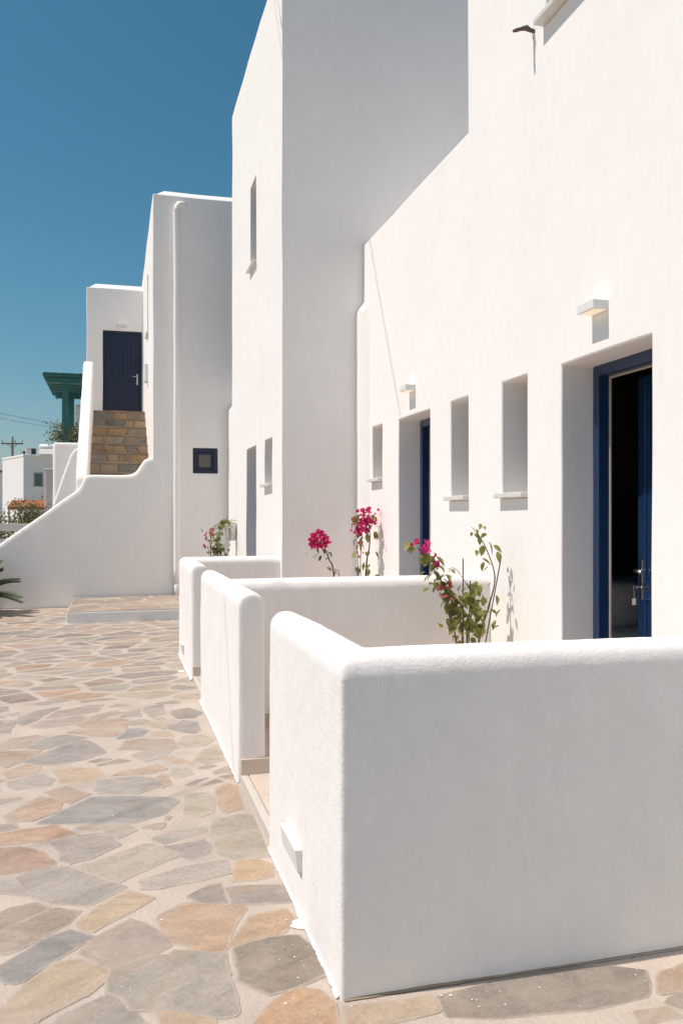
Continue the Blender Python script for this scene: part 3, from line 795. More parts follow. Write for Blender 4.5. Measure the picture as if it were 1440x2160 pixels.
zbr = sorted(set([-.05, .05, 2.75, 4.55, 7.9, 2.45] + [v for w in (W1, W2, W3, UW) for v in w[2:]]) )
zbr = [z for i, z in enumerate(zbr) if i == 0 or z - zbr[i - 1] > .004]
def htop(p):
    H = 7.9 if p.y < 6.10 - 1e-4 else 4.55
    if p.z > 4.54 and abs(p.z - 4.55) < .002 and p.y > 6.1 - 1e-4: return p.z + min(.03, (p.x - FX) * .4)
    return p.z
cells('wall', 'plaster', house, [FX, FX + .10, FX + DEP, FX + .36, FX + .45, 6.2, 6.6], ybr, zbr, house_solid, top=htop, sub=(.8, .22, .22), amp=.005)

def window_unit(parent, y0, y1, z0, z1, x, name='window'):
    b = MB(); t = .045
    b.box((x, y0, z0), (x + .05, y0 + t, z1)); b.box((x, y1 - t, z0), (x + .05, y1, z1))
    b.box((x, y0 + t, z0), (x + .05, y1 - t, z0 + t)); b.box((x, y0 + t, z1 - t), (x + .05, y1 - t, z1))
    f = b.build(name, 'blue', parent, bevel=.004)
    MB().box((x + .022, y0 + t, z0 + t), (x + .03, y1 - t, z1 - t)).build('pane', 'glass', f)
    return f
def sill(parent, y0, y1, z, xf, depth=.06, inner=.22, th=.034):
    return MB().box((xf - depth, y0 - .012, z - th), (xf + inner, y1 + .03, z + .002)).build('window_sill', 'marble', parent, bevel=.005)
for (a, b, s, t) in (W1, W2, W3, UW):
    window_unit(house, a, b, s, t, FX + DEP - .055)
    sill(house, a, b, s + .034, FX, depth=.075 if s > 4 else .055)
# swelling of plaster in the corner next to the tall block
w = mesh_obj('corner_fillet', [(FX + .05, 8.70, -.02), (FX + .012, 8.70, -.02), (FX - .06, 8.84, -.02), (FX - .12, 9.05, -.02), (FX + .05, 9.05, -.02),
                              (FX + .05, 8.70, 3.90), (FX + .012, 8.70, 3.88), (FX - .06, 8.84, 3.82), (FX - .12, 9.05, 3.76), (FX + .05, 9.05, 4.0)],
             [(0, 1, 6, 5), (1, 2, 7, 6), (2, 3, 8, 7), (3, 4, 9, 8), (4, 0, 5, 9), (5, 6, 7, 8, 9), (4, 3, 2, 1, 0)], 'plaster', house)
organic(w, .03, 3, big=.004, small=.0006)

def door_frame(parent, y0, y1, zt, x):
    b = MB(); t = .062
    b.box((x, y1 - t, .05), (x + .075, y1 + .004, zt)); b.box((x, y0 - .004, .05), (x + .075, y0 + t, zt)); b.box((x + .001, y0 + t, zt - .07), (x + .074, y1 - t, zt + .004))
    f = b.build('door_frame', 'blue', parent, bevel=.005)
    s = MB(); s.box((x + .076, y1 - t - .010, .05), (x + .086, y1 - t + .002, zt - .07)); s.box((x + .076, y0 + t, zt - .082), (x + .086, y1 - t - .010, zt - .070))
    s.build('weather_strip', 'strip', f)
    MB().box((x - .02, y0, .02), (x + .14, y1, .062)).build('threshold', 'marble', f, bevel=.006)
    return f
def door_leaf(parent, hinge, width, zt, ang, mat='blue', key=False, handle=True):
    """leaf built along +y from the hinge, outer face towards -x, turned by ang into the room"""
    b = MB(); th = .045; h = zt - .08; st = .11
    # stiles, rails, and recessed panels
    b.box((0, 0, .07), (th, st, h)); b.box((0, width - st, .07), (th, width, h))
    for z0, z1 in ((.07, .26), (.98, 1.10), (h - .13, h)): b.box((.0005, st, z0), (th - .0005, width - st, z1))
    leaf = b.build('door', mat, parent, bevel=.005); leaf.location = hinge; leaf.rotation_euler = (0, 0, -ang)
    p = MB()
    for z0, z1 in ((.26, .98), (1.10, h - .13)):
        p.box((.014, st, z0), (th - .012, width - st, z1)); p.box((.006, st + .05, z0 + .05), (.016, width - st - .05, z1 - .05))
    p.build('door_panel', mat, leaf, bevel=.006)
    if handle:
        k = MB(); yk = width - .06
        k.box((-.007, yk - .020, .98), (0.001, yk + .020, 1.23)); k.build('lock_plate', 'steel', leaf, bevel=.003)
        k = MB(); k.tube([(-.004, yk, 1.16), (-.045, yk, 1.16), (-.052, yk - .01, 1.16), (-.054, yk - .125, 1.158)], [.010, .010, .010, .008], 10); k.build('handle', 'steel', leaf, True)
    if key:
        k = MB(); k.tube([(-.006, yk, 1.055), (-.035, yk, 1.055)], .004, 8); k.box((-.055, yk - .003, 1.043), (-.033, yk + .003, 1.067)); k.build('key', 'steel', leaf, bevel=.002)
        k = MB()
        for i in range(5): k.tube([(-.048, yk + .001 * (-1) ** i, 1.040 - i * .010), (-.047, yk, 1.028 - i * .010)], .0022, 6)
        k.build('key_chain', 'steel', leaf)
        k = MB(); k.box((-.058, yk - .002, .945), (-.036, yk + .002, .985)); k.build('key_tag', 'tagwhite', leaf, bevel=.002)
    return leaf
xf = FX + .225
for (a, b, t) in (D1, D2): door_frame(house, a, b, t, xf)
door_leaf(house, (xf + .090, D1[0] + .064, 0), D1[1] - D1[0] - .135, D1[2], R(13), key=True)
door_leaf(house, (xf + .088, D2[0] + .064, 0), D2[1] - D2[0] - .150, D2[2], R(0))
# lining of the room
r = MB(); x0, x1, y0, y1, z0, z1 = FX + .365, 6.19, 2.31, 6.69, .055, 2.745
ro = MB().box((x0, y0, z0 - .002), (x1, y1, z0 + .01)).build('room_floor', 'tile', house)
MB().box((x1 - .01, y0, z0), (x1 + .003, y1, z1)).build('room_wall', 'roomwall', house)
MB().box((x0, y1 - .01, z0), (x1, y1 + .003, z1)).build('room_wall', 'roomwall', house)
MB().box((x0, y0, z1 - .01), (x1, y1, z1 + .003)).build('room_ceiling', 'roomwall', house)
# bed seen through the gap
bed = empty('bed', (0, 0, 0)); tag(bed, 'low bed with grey blanket inside the near open doorway', 'bed')
MB().box((3.25, 5.05, .08), (5.2, 6.45, .36)).build('bed_frame', 'darkwood', bed, bevel=.01)
m = MB().box((3.22, 5.02, .34), (5.2, 6.46, .70)).build('mattress', 'grey_fabric', bed); organic(m, .04, 8, big=.03, small=.004)
pl = MB().box((3.30, 5.15, .71), (4.10, 5.85, 1.02)).build('pillow', 'grey_fabric', None); organic(pl, .03, 16, big=.03, small=.003); tag(pl, 'plump grey pillow lying on the bed inside the doorway', 'pillow')
wd = empty('wardrobe', (0, 0, 0)); tag(wd, 'tall dark wooden wardrobe in the unlit room behind the near door', 'wardrobe')
MB().box((5.55, 2.5, .07), (6.17, 4.40, 2.4)).build('carcass', 'darkwood', wd, bevel=.01)
for k in range(3):
    MB().box((5.525, 2.52 + k * .625, .12), (5.552, 3.13 + k * .625, 2.36)).build('wardrobe_door', 'darkwood', wd, bevel=.006)

# ------------------------------------------------------------------ lamps
def wall_lamp(y0, y1, z0, z1, label, x=FX, p=.10):
    o = empty('wall_lamp', (x, (y0 + y1) / 2, z0)); tag(o, label, 'lamp', 'white box lamps over the doors')
    L = (y1 - y0) / 2; h = z1 - z0
    MB().box((-p, -L, .004), (.01, L, h)).build('housing', 'lampwhite', o, bevel=.004)
    MB().box((-p + .012, -L + .012, .001), (-.012, L - .012, .006)).build('diffuser', 'glow', o)
    MB().box((-p + .04, -L + .03, h - .002), (-.02, L - .03, h + .0015)).build('top_diffuser', 'glow', o)
    b = MB()
    b.tube([(-.022, -L - .001, h * .55), (-.022, -L + .004, h * .55)], .004, 8); b.build('screw', 'steel', o)
    return o
wall_lamp(4.145, 4.315, 2.672, 2.730, 'white box lamp above the nearest doorway, glowing underneath')
wall_lamp(7.280, 7.450, 2.672, 2.730, 'white box lamp above the second doorway, half as large in view')
def step_lamp(y0, y1, z0, label):
    o = empty('step_lamp', (WL, (y0 + y1) / 2, z0)); tag(o, label, 'lamp', 'low lamps on the garden walls')
    L = (y1 - y0) / 2
    b = MB(); h = .085
    # wedge-shaped hood, deepest at the top
    for s in (1,):
        b.add([(.01, -L, 0), (-.018, -L, 0), (-.028, -L, h), (.01, -L, h), (.01, L, 0), (-.018, L, 0), (-.028, L, h), (.01, L, h)],
              [(0, 1, 2, 3), (7, 6, 5, 4), (1, 5, 6, 2), (3, 2, 6, 7), (0, 4, 5, 1)])
    b.build('hood', 'lampwhite', o, bevel=.005)
    MB().box((-.016, -L + .012, -.003), (-.003, L - .012, .002)).build('diffuser', 'tagwhite', o)
    return o
pA = on_x(637, 1840, WL); pB = on_x(607, 1785, WL)
step_lamp(pA.y, pB.y + .02, pA.z + .0, 'small white hooded lamp low on the nearest garden wall')
pA = on_x(389, 1378, WL)
step_lamp(pA.y, pA.y + .22, pA.z, 'tiny white hooded lamp low on the farthest garden wall')

# dead wooden stub sticking out of the facade below the upper window
st = on_x(1126, 66, FX)
stub = empty('wood_stub', st); tag(stub, 'short knobbly dark wooden stub poking out of the wall beside the upper sill', 'stub')
b = MB(); prf = [(.03, 0, 0, .010), (-.005, 0, 0, .013), (-.03, .004, .006, .014), (-.06, -.003, .012, .019), (-.075, .002, .010, .016), (-.10, .004, .002, .012), (-.13, .002, -.012, .013), (-.155, -.002, -.024, .008)]
b.tube([p[:3] for p in prf], [p[3] for p in prf], 10); b.build('twig', 'deadwood', stub, True)
MB().tube([(-.012, 0, .02), (-.012, .001, -.02), (-.010, 0, -.055)], .002, 6).build('string', 'cable', stub)

# ------------------------------------------------------------------ tall block
TX, TY0, TY1 = 1.77, 8.97, 12.99
tower = empty('tall_block', (0, 0, 0)); tag(tower, 'tallest white block in the middle with a slit window high on its lit side', 'house')
S1 = (10.68, 11.19, 4.80, 5.935); S2 = (9.57, 10.08, 1.86, 2.43); TD = (10.70, 11.53, 2.43)
def tower_solid(x, y, z):
    if TD[0] < y < TD[1] and z < TD[2] and x < TX + .32: return False
    for a, b, s, t in (S1, S2):
        if a < y < b and s < z < t and x < TX + .30: return False
    return True
cells('wall', 'plaster', tower, [TX, TX + .1, TX + .30, TX + .32, 5.5], sorted([TY0, TY1] + list(S1[:2]) + list(S2[:2]) + list(TD[:2])), sorted([-.05, 7.75, TD[2] + .002] + list(S1[2:]) + list(S2[2:])), tower_solid, sub=(.25, .3, .3), amp=.010)
for a, b, s, t in (S1, S2):
    window_unit(tower, a, b, s, t, TX + .235); sill(tower, a, b, s + .03, TX, .055, .22)
door_frame(tower, TD[0], TD[1], TD[2], TX + .24)
door_leaf(tower, (TX + .27, TD[0] + .064, 0), TD[1] - TD[0] - .13, TD[2], 0.0)
w = mesh_obj('corner_fillet', [(2.2, 12.9, -.02), (1.83, 12.9, -.02), (1.86, 13.6, -.02), (1.885, 14.42, -.02), (2.2, 14.42, -.02), (2.2, 12.9, 3.55), (1.83, 12.9, 3.40), (1.86, 13.6, 3.36), (1.885, 14.42, 3.32), (2.2, 14.42, 3.5)],
             [(0, 1, 6, 5), (1, 2, 7, 6), (2, 3, 8, 7), (3, 4, 9, 8), (4, 0, 5, 9), (5, 6, 7, 8, 9), (4, 3, 2, 1, 0)], 'plaster', tower)
organic(w, .04, 4, big=.006, small=.0006)

# ------------------------------------------------------------------ stair house
SX, SY, SYD = .615, 14.35, 19.2
shouse = empty('stair_house', (0, 0, 0)); tag(shouse, 'white house behind the stairway with navy door and small square window', 'house')
SW = (on_y(407, 998, SY), on_y(459, 946, SY))
sw = (SW[0].x, SW[1].x, SW[0].z, SW[1].z)
def sh_solid(x, y, z):
    if sw[0] < x < sw[1] and sw[2] < z < sw[3] and y < SY + .10: return False
    return True
def sh_top(p):
    if p.z > 6.94: return p.z + .70 * max(0, min(.2, p.x - SX, p.y - SY))
    return p.z
cells('wall', 'plaster', shouse, [SX, SX + .2, sw[0], sw[1], 5.5], [SY, SY + .10, SY + .2, 22.0], sorted([-.05, 6.95, sw[2], sw[3]]), sh_solid, sub=(.3, .5, .3), top=sh_top, amp=.008)
b = MB(); t = .07
f = MB()
for (x0, x1, z0, z1) in ((sw[0], sw[0] + t, sw[2], sw[3]), (sw[1] - t, sw[1], sw[2], sw[3]), (sw[0] + t, sw[1] - t, sw[2], sw[2] + t), (sw[0] + t, sw[1] - t, sw[3] - t, sw[3])):
    f.box((x0, SY + .025, z0), (x1, SY + .09, z1))
fo = f.build('window', 'blue_dark', shouse, bevel=.006)
f = MB(); q = t + .035; g0 = t
for (x0, x1, z0, z1) in ((sw[0] + g0, sw[0] + q, sw[2] + g0, sw[3] - g0), (sw[1] - q, sw[1] - g0, sw[2] + g0, sw[3] - g0), (sw[0] + q, sw[1] - q, sw[2] + g0, sw[2] + q), (sw[0] + q, sw[1] - q, sw[3] - q, sw[3] - g0)):
    f.box((x0, SY + .045, z0), (x1, SY + .088, z1))
f.build('sash', 'blue_dark', fo, bevel=.005)
MB().box((sw[0] + q, SY + .07, sw[2] + q), (sw[1] - q, SY + .076, sw[3] - q)).build('pane', 'glass', fo)
# wing with the door
dL, dR = on_y(217, 866, SYD), on_y(300, 700, SYD)
DXL, DXR, DZ0, DZ1 = dL.x, dR.x, 3.72, dR.z
XL = on_y(183, 700, SYD).x
def wing_solid(x, y, z):
    if DXL < x < DXR and z < DZ1 and y < SYD + .12: return False
    return True
def wing_top(p):
    return p.z + .7 * max(0, min(.2, p.x - XL, p.y - SYD)) if p.z > 6.55 else p.z
cells('porch_wall', 'plaster', shouse, [XL, XL + .2, DXL, DXR, SX + .3], [SYD, SYD + .12, SYD + .2, 22.2], sorted([0, 3.70, DZ1, 6.58]), wing_solid, sub=(.3, .5, .3), top=wing_top, amp=.008)
b = MB(); t = .06
b.box((DXL, SYD + .05, DZ0), (DXL + t, SYD + .115, DZ1)); b.box((DXR - t, SYD + .05, DZ0), (DXR, SYD + .115, DZ1)); b.box((DXL + t, SYD + .051, DZ1 - t), (DXR - t, SYD + .114, DZ1))
b.build('door_frame', 'blue_dark', shouse, bevel=.005)
b = MB(); n = 8; wd_ = (DXR - DXL - 2 * t) / n
lf = MB().box((DXL + t, SYD + .075, DZ0), (DXR - t, SYD + .112, DZ1 - t)).build('door', 'blue_dark', shouse); tag(lf, 'navy boarded door with steel handle at the head of the stairs')
for k in range(n):
    MB().box((DXL + t + k * wd_ + .006, SYD + .066, DZ0 + .85), (DXL + t + (k + 1) * wd_ - .006, SYD + .0765, DZ1 - t - .12)).build('board', 'blue_dark', lf, bevel=.004)
MB().box((DXL + t + .02, SYD + .068, DZ0 + .1), (DXR - t - .02, SYD + .0765, DZ0 + .8)).build('lower_panel', 'blue_dark', lf, bevel=.004)
hx = on_y(290, 800, SYD)
MB().box((hx.x - .018, SYD + .055, hx.z - .12), (hx.x + .018, SYD + .068, hx.z + .12)).build('lock_plate', 'steel', lf, bevel=.003)
MB().tube([(hx.x, SYD + .06, hx.z + .06), (hx.x, SYD + .015, hx.z + .06), (hx.x - .10, SYD + .012, hx.z + .06)], .011, 8).build('handle', 'steel', lf, True)
p = on_y(258, 690, SYD)
o = empty('wall_lamp', (p.x, SYD, p.z)); tag(o, 'little white box lamp over the navy door at the stair head', 'lamp', 'white box lamps over the doors')
MB().box((-.10, -.10, .004), (.10, .01, .06)).build('housing', 'lampwhite', o, bevel=.004)
MB().box((-.085, -.088, .0), (.085, -.012, .006)).build('diffuser', 'tagwhite', o)
# slit sill and meter box on the lit side wall
for (y0, y1, z0, z1, dx, nm, mt) in ((16.2, 16.75, 4.98, 5.02, .05, 'window_sill', 'marble'), (16.3, 16.65, 4.10, 4.42, .07, 'meter_box', 'plaster_far'), (16.22, 16.27, 5.02, 6.1, .02, 'shutter_edge', 'strip')):
    MB().box((SX - dx, y0, z0), (SX + .03, y1, z1)).build(nm, mt, shouse, bevel=.006)

# downpipe buried in plaster
pp = on_y(372, 1225, SY)
dp = empty('downpipe', (pp.x, SY, 0)); tag(dp, 'long white plastered downpipe running down the shaded house front', 'pipe')
zt = on_y(372, 432, SY).z
MB().tube([(0, -.045, .38)] + [(noise.noise(Vector((0, z * .9, 4))) * .008, -.045 + noise.noise(Vector((3, z * .8, 0))) * .006, z) for z in [.6 + i * .35 for i in range(int((zt - .9) / .35))]] + [(0, -.045, zt - .12), (.01, -.045, zt - .05), (.045, -.035, zt), (.10, -.01, zt + .012), (.15, .03, zt + .01)], .052, 14).build('pipe', 'plaster', dp, True)
MB().tube([(0, -.045, .12), (.002, -.045, .385)], .040, 12).build('pipe_end', 'plaster_far', dp, True)

# ------------------------------------------------------------------ the stairway
stair = empty('stairway', (0, 0, 0)); tag(stair, 'outdoor stairway with stone risers between curved white parapets', 'stairs')
front = [(331, 955), (331, 966), (316, 968), (305, 973), (297, 985), (289, 997), (280, 1003), (262, 1004.5), (186, 1004), (178, 1009), (174, 1019), (169, 1030), (158, 1040), (140, 1052), (112, 1072), (70, 1101), (30, 1129), (0, 1150)]
prof = [on_y(u, v - 3, SY) for u, v in front]
last = prof[-1]; sl = (prof[-1].z - prof[-3].z) / (prof[-1].x - prof[-3].x)
xe = last.x - (last.z - .02) / sl * 1.0
prof2 = [(p.x, p.z) for p in prof] + [(xe + .15, .12), (xe, .0), (xe, -.05), (prof[0].x, -.05)]
prof2[0] = (SX + .2, prof2[1][1] - .002)
prof2[-1] = (SX + .2, -.05)
def extrude_xz(name, pr, y0, y1, mat, parent):
    n = len(pr); V = [(x, y0, z) for x, z in pr] + [(x, y1, z) for x, z in pr]
    Fc = [tuple(range(n)), tuple(reversed(range(n, 2 * n)))] + [(i, n + i, n + (i + 1) % n, (i + 1) % n) for i in range(n)]
    return mesh_obj(name, V, Fc, mat, parent)
o = extrude_xz('front_parapet', prof2, SY - .004, SY + .20, 'plaster', stair); organic(o, .032, 5, big=.010, small=.001)
# steps of the upper flight, with stone faces
SXL = -.44; srng = random.Random(3)
NS = 8; Y0S, TR = 15.50, .37
zs_ = [2.30 + .2028 * k for k in range(NS)]
for k in range(NS):
    y = Y0S + TR * k; z = zs_[k]; yb = y + TR + .08 if k < NS - 1 else SYD + .05
    s = MB().box((SXL - .05, y + .010, 1.9 if k == 0 else zs_[k - 1] - .15), (SX + .06, yb, z - .022)).build('step', 'riser_mortar', stair)
    # tread slab, slightly overhanging
    x = SXL - .02; parts = srng.choice([2, 3, 3])
    cuts = sorted([srng.uniform(.25, .75)] if parts == 2 else [srng.uniform(.2, .42), srng.uniform(.55, .8)])
    edges = [0] + cuts + [1]; Wd = SX + .03 - x
    for a, b_ in zip(edges, edges[1:]):
        sh = [(x + Wd * a + .006, y - srng.uniform(.002, .012)), (x + Wd * b_ - .006, y - srng.uniform(.002, .012)), (x + Wd * b_ - .006, yb), (x + Wd * a + .006, yb)]
        zz = z + srng.uniform(-.004, .004)
        mm = mesh_obj('tread_stone', [(p[0], p[1], z - .026) for p in sh] + [(p[0], p[1], zz) for p in sh], [(3, 2, 1, 0), (4, 5, 6, 7), (0, 1, 5, 4), (1, 2, 6, 5), (2, 3, 7, 6), (3, 0, 4, 7)], 'stone', s)
        tt = pick_tint(srng); paint_attrs(mm.data, [tuple(c * v for c, v in zip(tt, (1.0, .92, .8)))] * 8, [.1] * 8)
    # riser stones
    cuts = [0]; 
    while cuts[-1] < .8: cuts.append(cuts[-1] + srng.uniform(.15, .38))
    cuts[-1] = 1.0
    zb_ = (zs_[k - 1] if k else z - .20) + .006; ztp = z - .030
    lean = [0] + [srng.uniform(-.035, .035) for _ in cuts[1:-1]] + [0]
    for i in range(len(cuts) - 1):
        a, b_ = cuts[i], cuts[i + 1]; g = .008
        zl = ztp - srng.uniform(0, .02); zr = ztp - srng.uniform(0, .02)
        fr = y - srng.uniform(-.002, .008)
        q = [(x + Wd * a + lean[i] + g, zb_ + srng.uniform(0, .012)), (x + Wd * b_ + lean[i + 1] - g, zb_ + srng.uniform(0, .012)), (x + Wd * b_ - lean[i + 1] - g, zr), (x + Wd * a - lean[i] + g, zl)]
        V = [(px, y + .02, pz) for px, pz in q]
        cx = sum(p_[0] for p_ in q) / 4; cz = sum(p_[1] for p_ in q) / 4
        V += [(px + (cx - px) * .03, fr + .004, pz + (cz - pz) * .06) for px, pz in q] + [(px + (cx - px) * .10, fr, pz + (cz - pz) * .16) for px, pz in q]
        Fc = [(i2 + o2, (i2 + 1) % 4 + o2, (i2 + 1) % 4 + o2 + 4, i2 + o2 + 4) for o2 in (0, 4) for i2 in range(4)] + [(8, 9, 10, 11)]
        mm = mesh_obj('riser_stone', V, Fc, 'stone', s)
        tt = tuple(c_ * 1.65 for c_ in srng.choice([(.22, .15, .085), (.26, .175, .095), (.17, .14, .105), (.15, .145, .125), (.19, .125, .08), (.235, .19, .13), (.13, .125, .11), (.29, .21, .125)]))
        paint_attrs(mm.data, [tt] * 12, [.25] * 8 + [.0] * 4)
# landing and lower flight behind the front parapet
MB().box((SXL + .0, SY + .19, 0), (SX + .05, Y0S + .02, 2.098)).build('landing', 'riser_mortar', stair)
for k in range(8):
    MB().box((SXL - .3 - .30 * (k + 1), SY + .19, -.02), (SXL - .302 - .30 * k, Y0S - .05, 1.55 - .19 * (k + 1))).build('lower_step', 'riser_mortar', stair)
# side parapet of the upper flight, falling towards the viewer
def extrude_yz(name, pr, x0, x1, mat, parent):
    n = len(pr); V = [(x0, y, z) for y, z in pr] + [(x1, y, z) for y, z in pr]
    Fc = [tuple(reversed(range(n))), tuple(range(n, 2 * n))] + [(i, (i + 1) % n, n + (i + 1) % n, n + i) for i in range(n)]
    return mesh_obj(name, V, Fc, mat, parent)
pr = [(18.35, 1.0), (18.35, 4.66), (18.15, 4.74), (17.9, 4.66), (16.2, 3.42), (14.72, 2.34), (14.55, 2.14), (14.55, 1.0)]
o = extrude_yz('side_parapet', pr, SXL - .19, SXL + .005, 'plaster', stair); organic(o, .028, 7, big=.006, small=.001)
# rear parapet of the lower flight
Yr = 15.42
pr = [on_y(u, v, Yr) for u, v in ((190, 945), (168, 943), (158, 947), (150, 957), (142, 978), (128, 1017), (113, 1062), (100, 1100), (60, 1180))]
pr2 = [(p.x, p.z) for p in pr] + [(pr[-1].x, -.05), (pr[0].x, -.05)]
o = extrude_xz('rear_parapet', pr2, Yr, Yr + .17, 'plaster', stair); organic(o, .03, 6, big=.006, small=.001)
# white terrace wall behind the stair
Yt = 17.2
a, b_ = on_y(111, 932, Yt), on_y(180, 1100, Yt)
tw = MB().box((a.x, Yt, -.05), (-.62, Yt + 1.6, a.z)).build('terrace_wall', 'plaster', None); organic(tw, .05, 5, big=.01, small=.001)
tag(tw, 'white block with rounded top behind the stair parapet, under the teal posts', 'wall')

# low paved platform in front of the stair wall
pl_ = empty('entrance_step', (0, 0, 0)); tag(pl_, 'low whitewashed platform paved with slabs before the stair wall', 'step')
MB().box((-.66, 12.22, -.06), (1.85, 14.40, .150)).build('kerb', 'plaster_far', pl_, bevel=.012)
MB().box((-.655, 12.226, .149), (1.85, 14.40, .160)).build('mortar_bed', 'mortar', pl_, bevel=.004)
polys = crazy_paving(random.Random(8), -.60, 12.28, 1.8, 14.3, .34, .6, .012, 700)
polys = [[(max(-.645, min(1.79, p[0])), max(12.24, min(14.32, p[1]))) for p in q] for q in polys]
def pz(x, y): return .161
lay_stones(random.Random(4), polys, pz, .006, pl_, 'paving_stone', 60, lambda x, y: True)

# ------------------------------------------------------------------ plants
def leaf_mesh(name, mat, l=1.0, w=.62, fold=.18, curl=.25):
    xs = [0, .18, .45, .75, 1.0]; ws = [.02, .36, .5, .3, .0]
    V, Fc = [], []
    for x, k in zip(xs, ws):
        z = -curl * x * x
        V += [(x * l, k * w, z * l + fold * k * w), (x * l, 0, z * l), (x * l, -k * w, z * l + fold * k * w)]
    for i in range(4):
        for j in range(2):
            a = i * 3 + j; Fc.append((a, a + 3, a + 4, a + 1))
    me = bpy.data.meshes.new(name); me.from_pydata(V, [], Fc); me.materials.append(M[mat])
    me.polygons.foreach_set('use_smooth', [True] * len(me.polygons)); me.update(); return me
LEAF = [leaf_mesh('leaf', 'leaf', 1, w, f, c) for w, f, c in ((.60, .25, .2), (.68, .12, .35), (.52, .35, .12))]
LEAFD = [leaf_mesh('leaf', 'leaf_dark', 1, w, f, c) for w, f, c in ((.66, .2, .2), (.58, .3, .35))]
def flower_mesh(mat, seed):
    r = random.Random(seed); V, Fc = [], []
    for k in range(3):
        a = 2 * math.pi * k / 3 + r.uniform(-.2, .2); mtx = Matrix.Rotation(a, 3, 'Z') @ Matrix.Rotation(-R(r.uniform(25, 60)), 3, 'Y')
        b0 = len(V)
        for x, w in ((0, .03), (.25, .34), (.6, .42), (1.0, 0)):
            V += [mtx @ Vector((x, w, .12 * w)), mtx @ Vector((x, 0, 0)), mtx @ Vector((x, -w, .12 * w))]
        for i in range(3):
            for j in range(2):
                q = b0 + i * 3 + j; Fc.append((q, q + 3, q + 4, q + 1))
    me = bpy.data.meshes.new('flower'); me.from_pydata([tuple(v) for v in V], [], Fc); me.materials.append(M[mat]); me.update(); return me
FLW = [flower_mesh('magenta', s) for s in (1, 2, 3)]; FLP = [flower_mesh('pinkflower', s) for s in (4, 5)]

def lerp_path(pts, t):
    pts = [Vector(p) for p in pts]; n = len(pts) - 1; s = min(t, .9999) * n; i = int(s); return pts[i] + (pts[i + 1] - pts[i]) * (s - i)
def smooth_path(pts, n=10):
    pts = [Vector(p) for p in pts]; out = []
    P = [pts[0] * 2 - pts[1]] + pts + [pts[-1] * 2 - pts[-2]]
    for i in range(len(pts) - 1):
        a, b, c, d = P[i:i + 4]
        for k in range(n):
            t = k / n; out.append(.5 * ((2 * b) + (c - a) * t + (2 * a - 5 * b + 4 * c - d) * t * t + (3 * b - a - 3 * c + d) * t ** 3))
    out.append(pts[-1]); return out
def put_leaf(root, pos, rg, size, meshes, droop=.3, name='leaf', heading=None):
    h = heading if heading is not None else rg.uniform(0, 2 * math.pi)
    o = inst(name, rg.choice(meshes), root, pos - root.location, (rg.uniform(-.6, .6), rg.uniform(droop - .35, droop + .6), h), size * rg.uniform(.8, 1.25))
    return o
def put_flower(root, pos, rg, size, meshes):
    return inst('flower', rg.choice(meshes), root, pos - root.location, (rg.uniform(-1.1, 1.1), rg.uniform(-1.1, 1.1), rg.uniform(0, 6.28)), size * rg.uniform(.8, 1.2))
def plant(label, base, rg, stems, leaves, flowers, stakes=(), group='bougainvilleas on the terraces'):
    root = empty('bougainvillea', base); tag(root, label, 'plant', group)
    for pts, r0, r1, mt in stems:
        sp_ = smooth_path(pts, 8); n = len(sp_)
        MB().tube([p - Vector(base) for p in sp_], [r0 + (r1 - r0) * i / (n - 1) for i in range(n)], 6).build('stem', mt, root, True)
    for a, b2 in stakes:
        MB().tube([Vector(a) - Vector(base), Vector(b2) - Vector(base)], .0042, 6).build('stake', 'stake', root)
    return root

# plant in front of the near doorway: positions read off a plane across its middle
YP = 5.32
def P(u, v, dy=0.0): return on_y(u, v, YP + dy)
rg = random.Random(11)
base = Vector((2.33, YP, .05))
stems = [([base, P(975, 1345), P(962, 1290, -.03), P(935, 1235, -.05), P(905, 1185, -.06), P(880, 1155, -.05)], .009, .003, 'stem'),
         ([base, P(985, 1340, .02), P(1000, 1270, .05), P(985, 1230, .05)], .008, .003, 'stem'),
         ([base + Vector((.02, 0, 0)), P(1010, 1350, .03), P(1030, 1280, .05), P(1043, 1220, .05), P(1030, 1170, .04), P(1010, 1130, .03), P(995, 1112, .02)], .008, .002, 'stem'),
         ([base, P(960, 1345, -.05), P(950, 1305, -.07), P(940, 1260, -.1)], .007, .003, 'stem'),
         ([P(990, 1290, .03), P(998, 1262, .02), P(985, 1235, .0), P(965, 1205, -.02), P(952, 1196, -.03)], .004, .0015, 'stemgreen')]
stakes = [((base.x + .06, YP + .03, .05), P(1057, 1172, .05)), ((base.x, YP + .02, .05), P(976, 1178, .03)), ((base.x + .02, YP, .05), P(991, 1225, -.02))]
bg1 = plant('leafy bougainvillea on thin stakes before the near doorway, few magenta flowers', base, rg, stems, None, None, stakes)
S = stems
for k in range(50):   # leaning, flowering stem
    p = lerp_path(S[0][0], rg.uniform(.35, .98)); put_leaf(bg1, p + Vector((rg.uniform(-.05, .05), rg.uniform(-.05, .05), rg.uniform(-.05, .05))), rg, .072, LEAF, .5)
for k in range(120):   # dense foot
    z = rg.betavariate(1.6, 2.2); p = P(985 + rg.gauss(0, 24 - 6 * z), 1352 - 150 * z, rg.uniform(-.12, .12))
    put_leaf(bg1, p, rg, .072, LEAF, .5)
for k in range(34):
    z = rg.random(); p = P(960 - 42 * z + rg.gauss(0, 14), 1280 - 95 * z + rg.gauss(0, 8), rg.uniform(-.08, .05)); put_leaf(bg1, p, rg, .068, LEAF, .5)
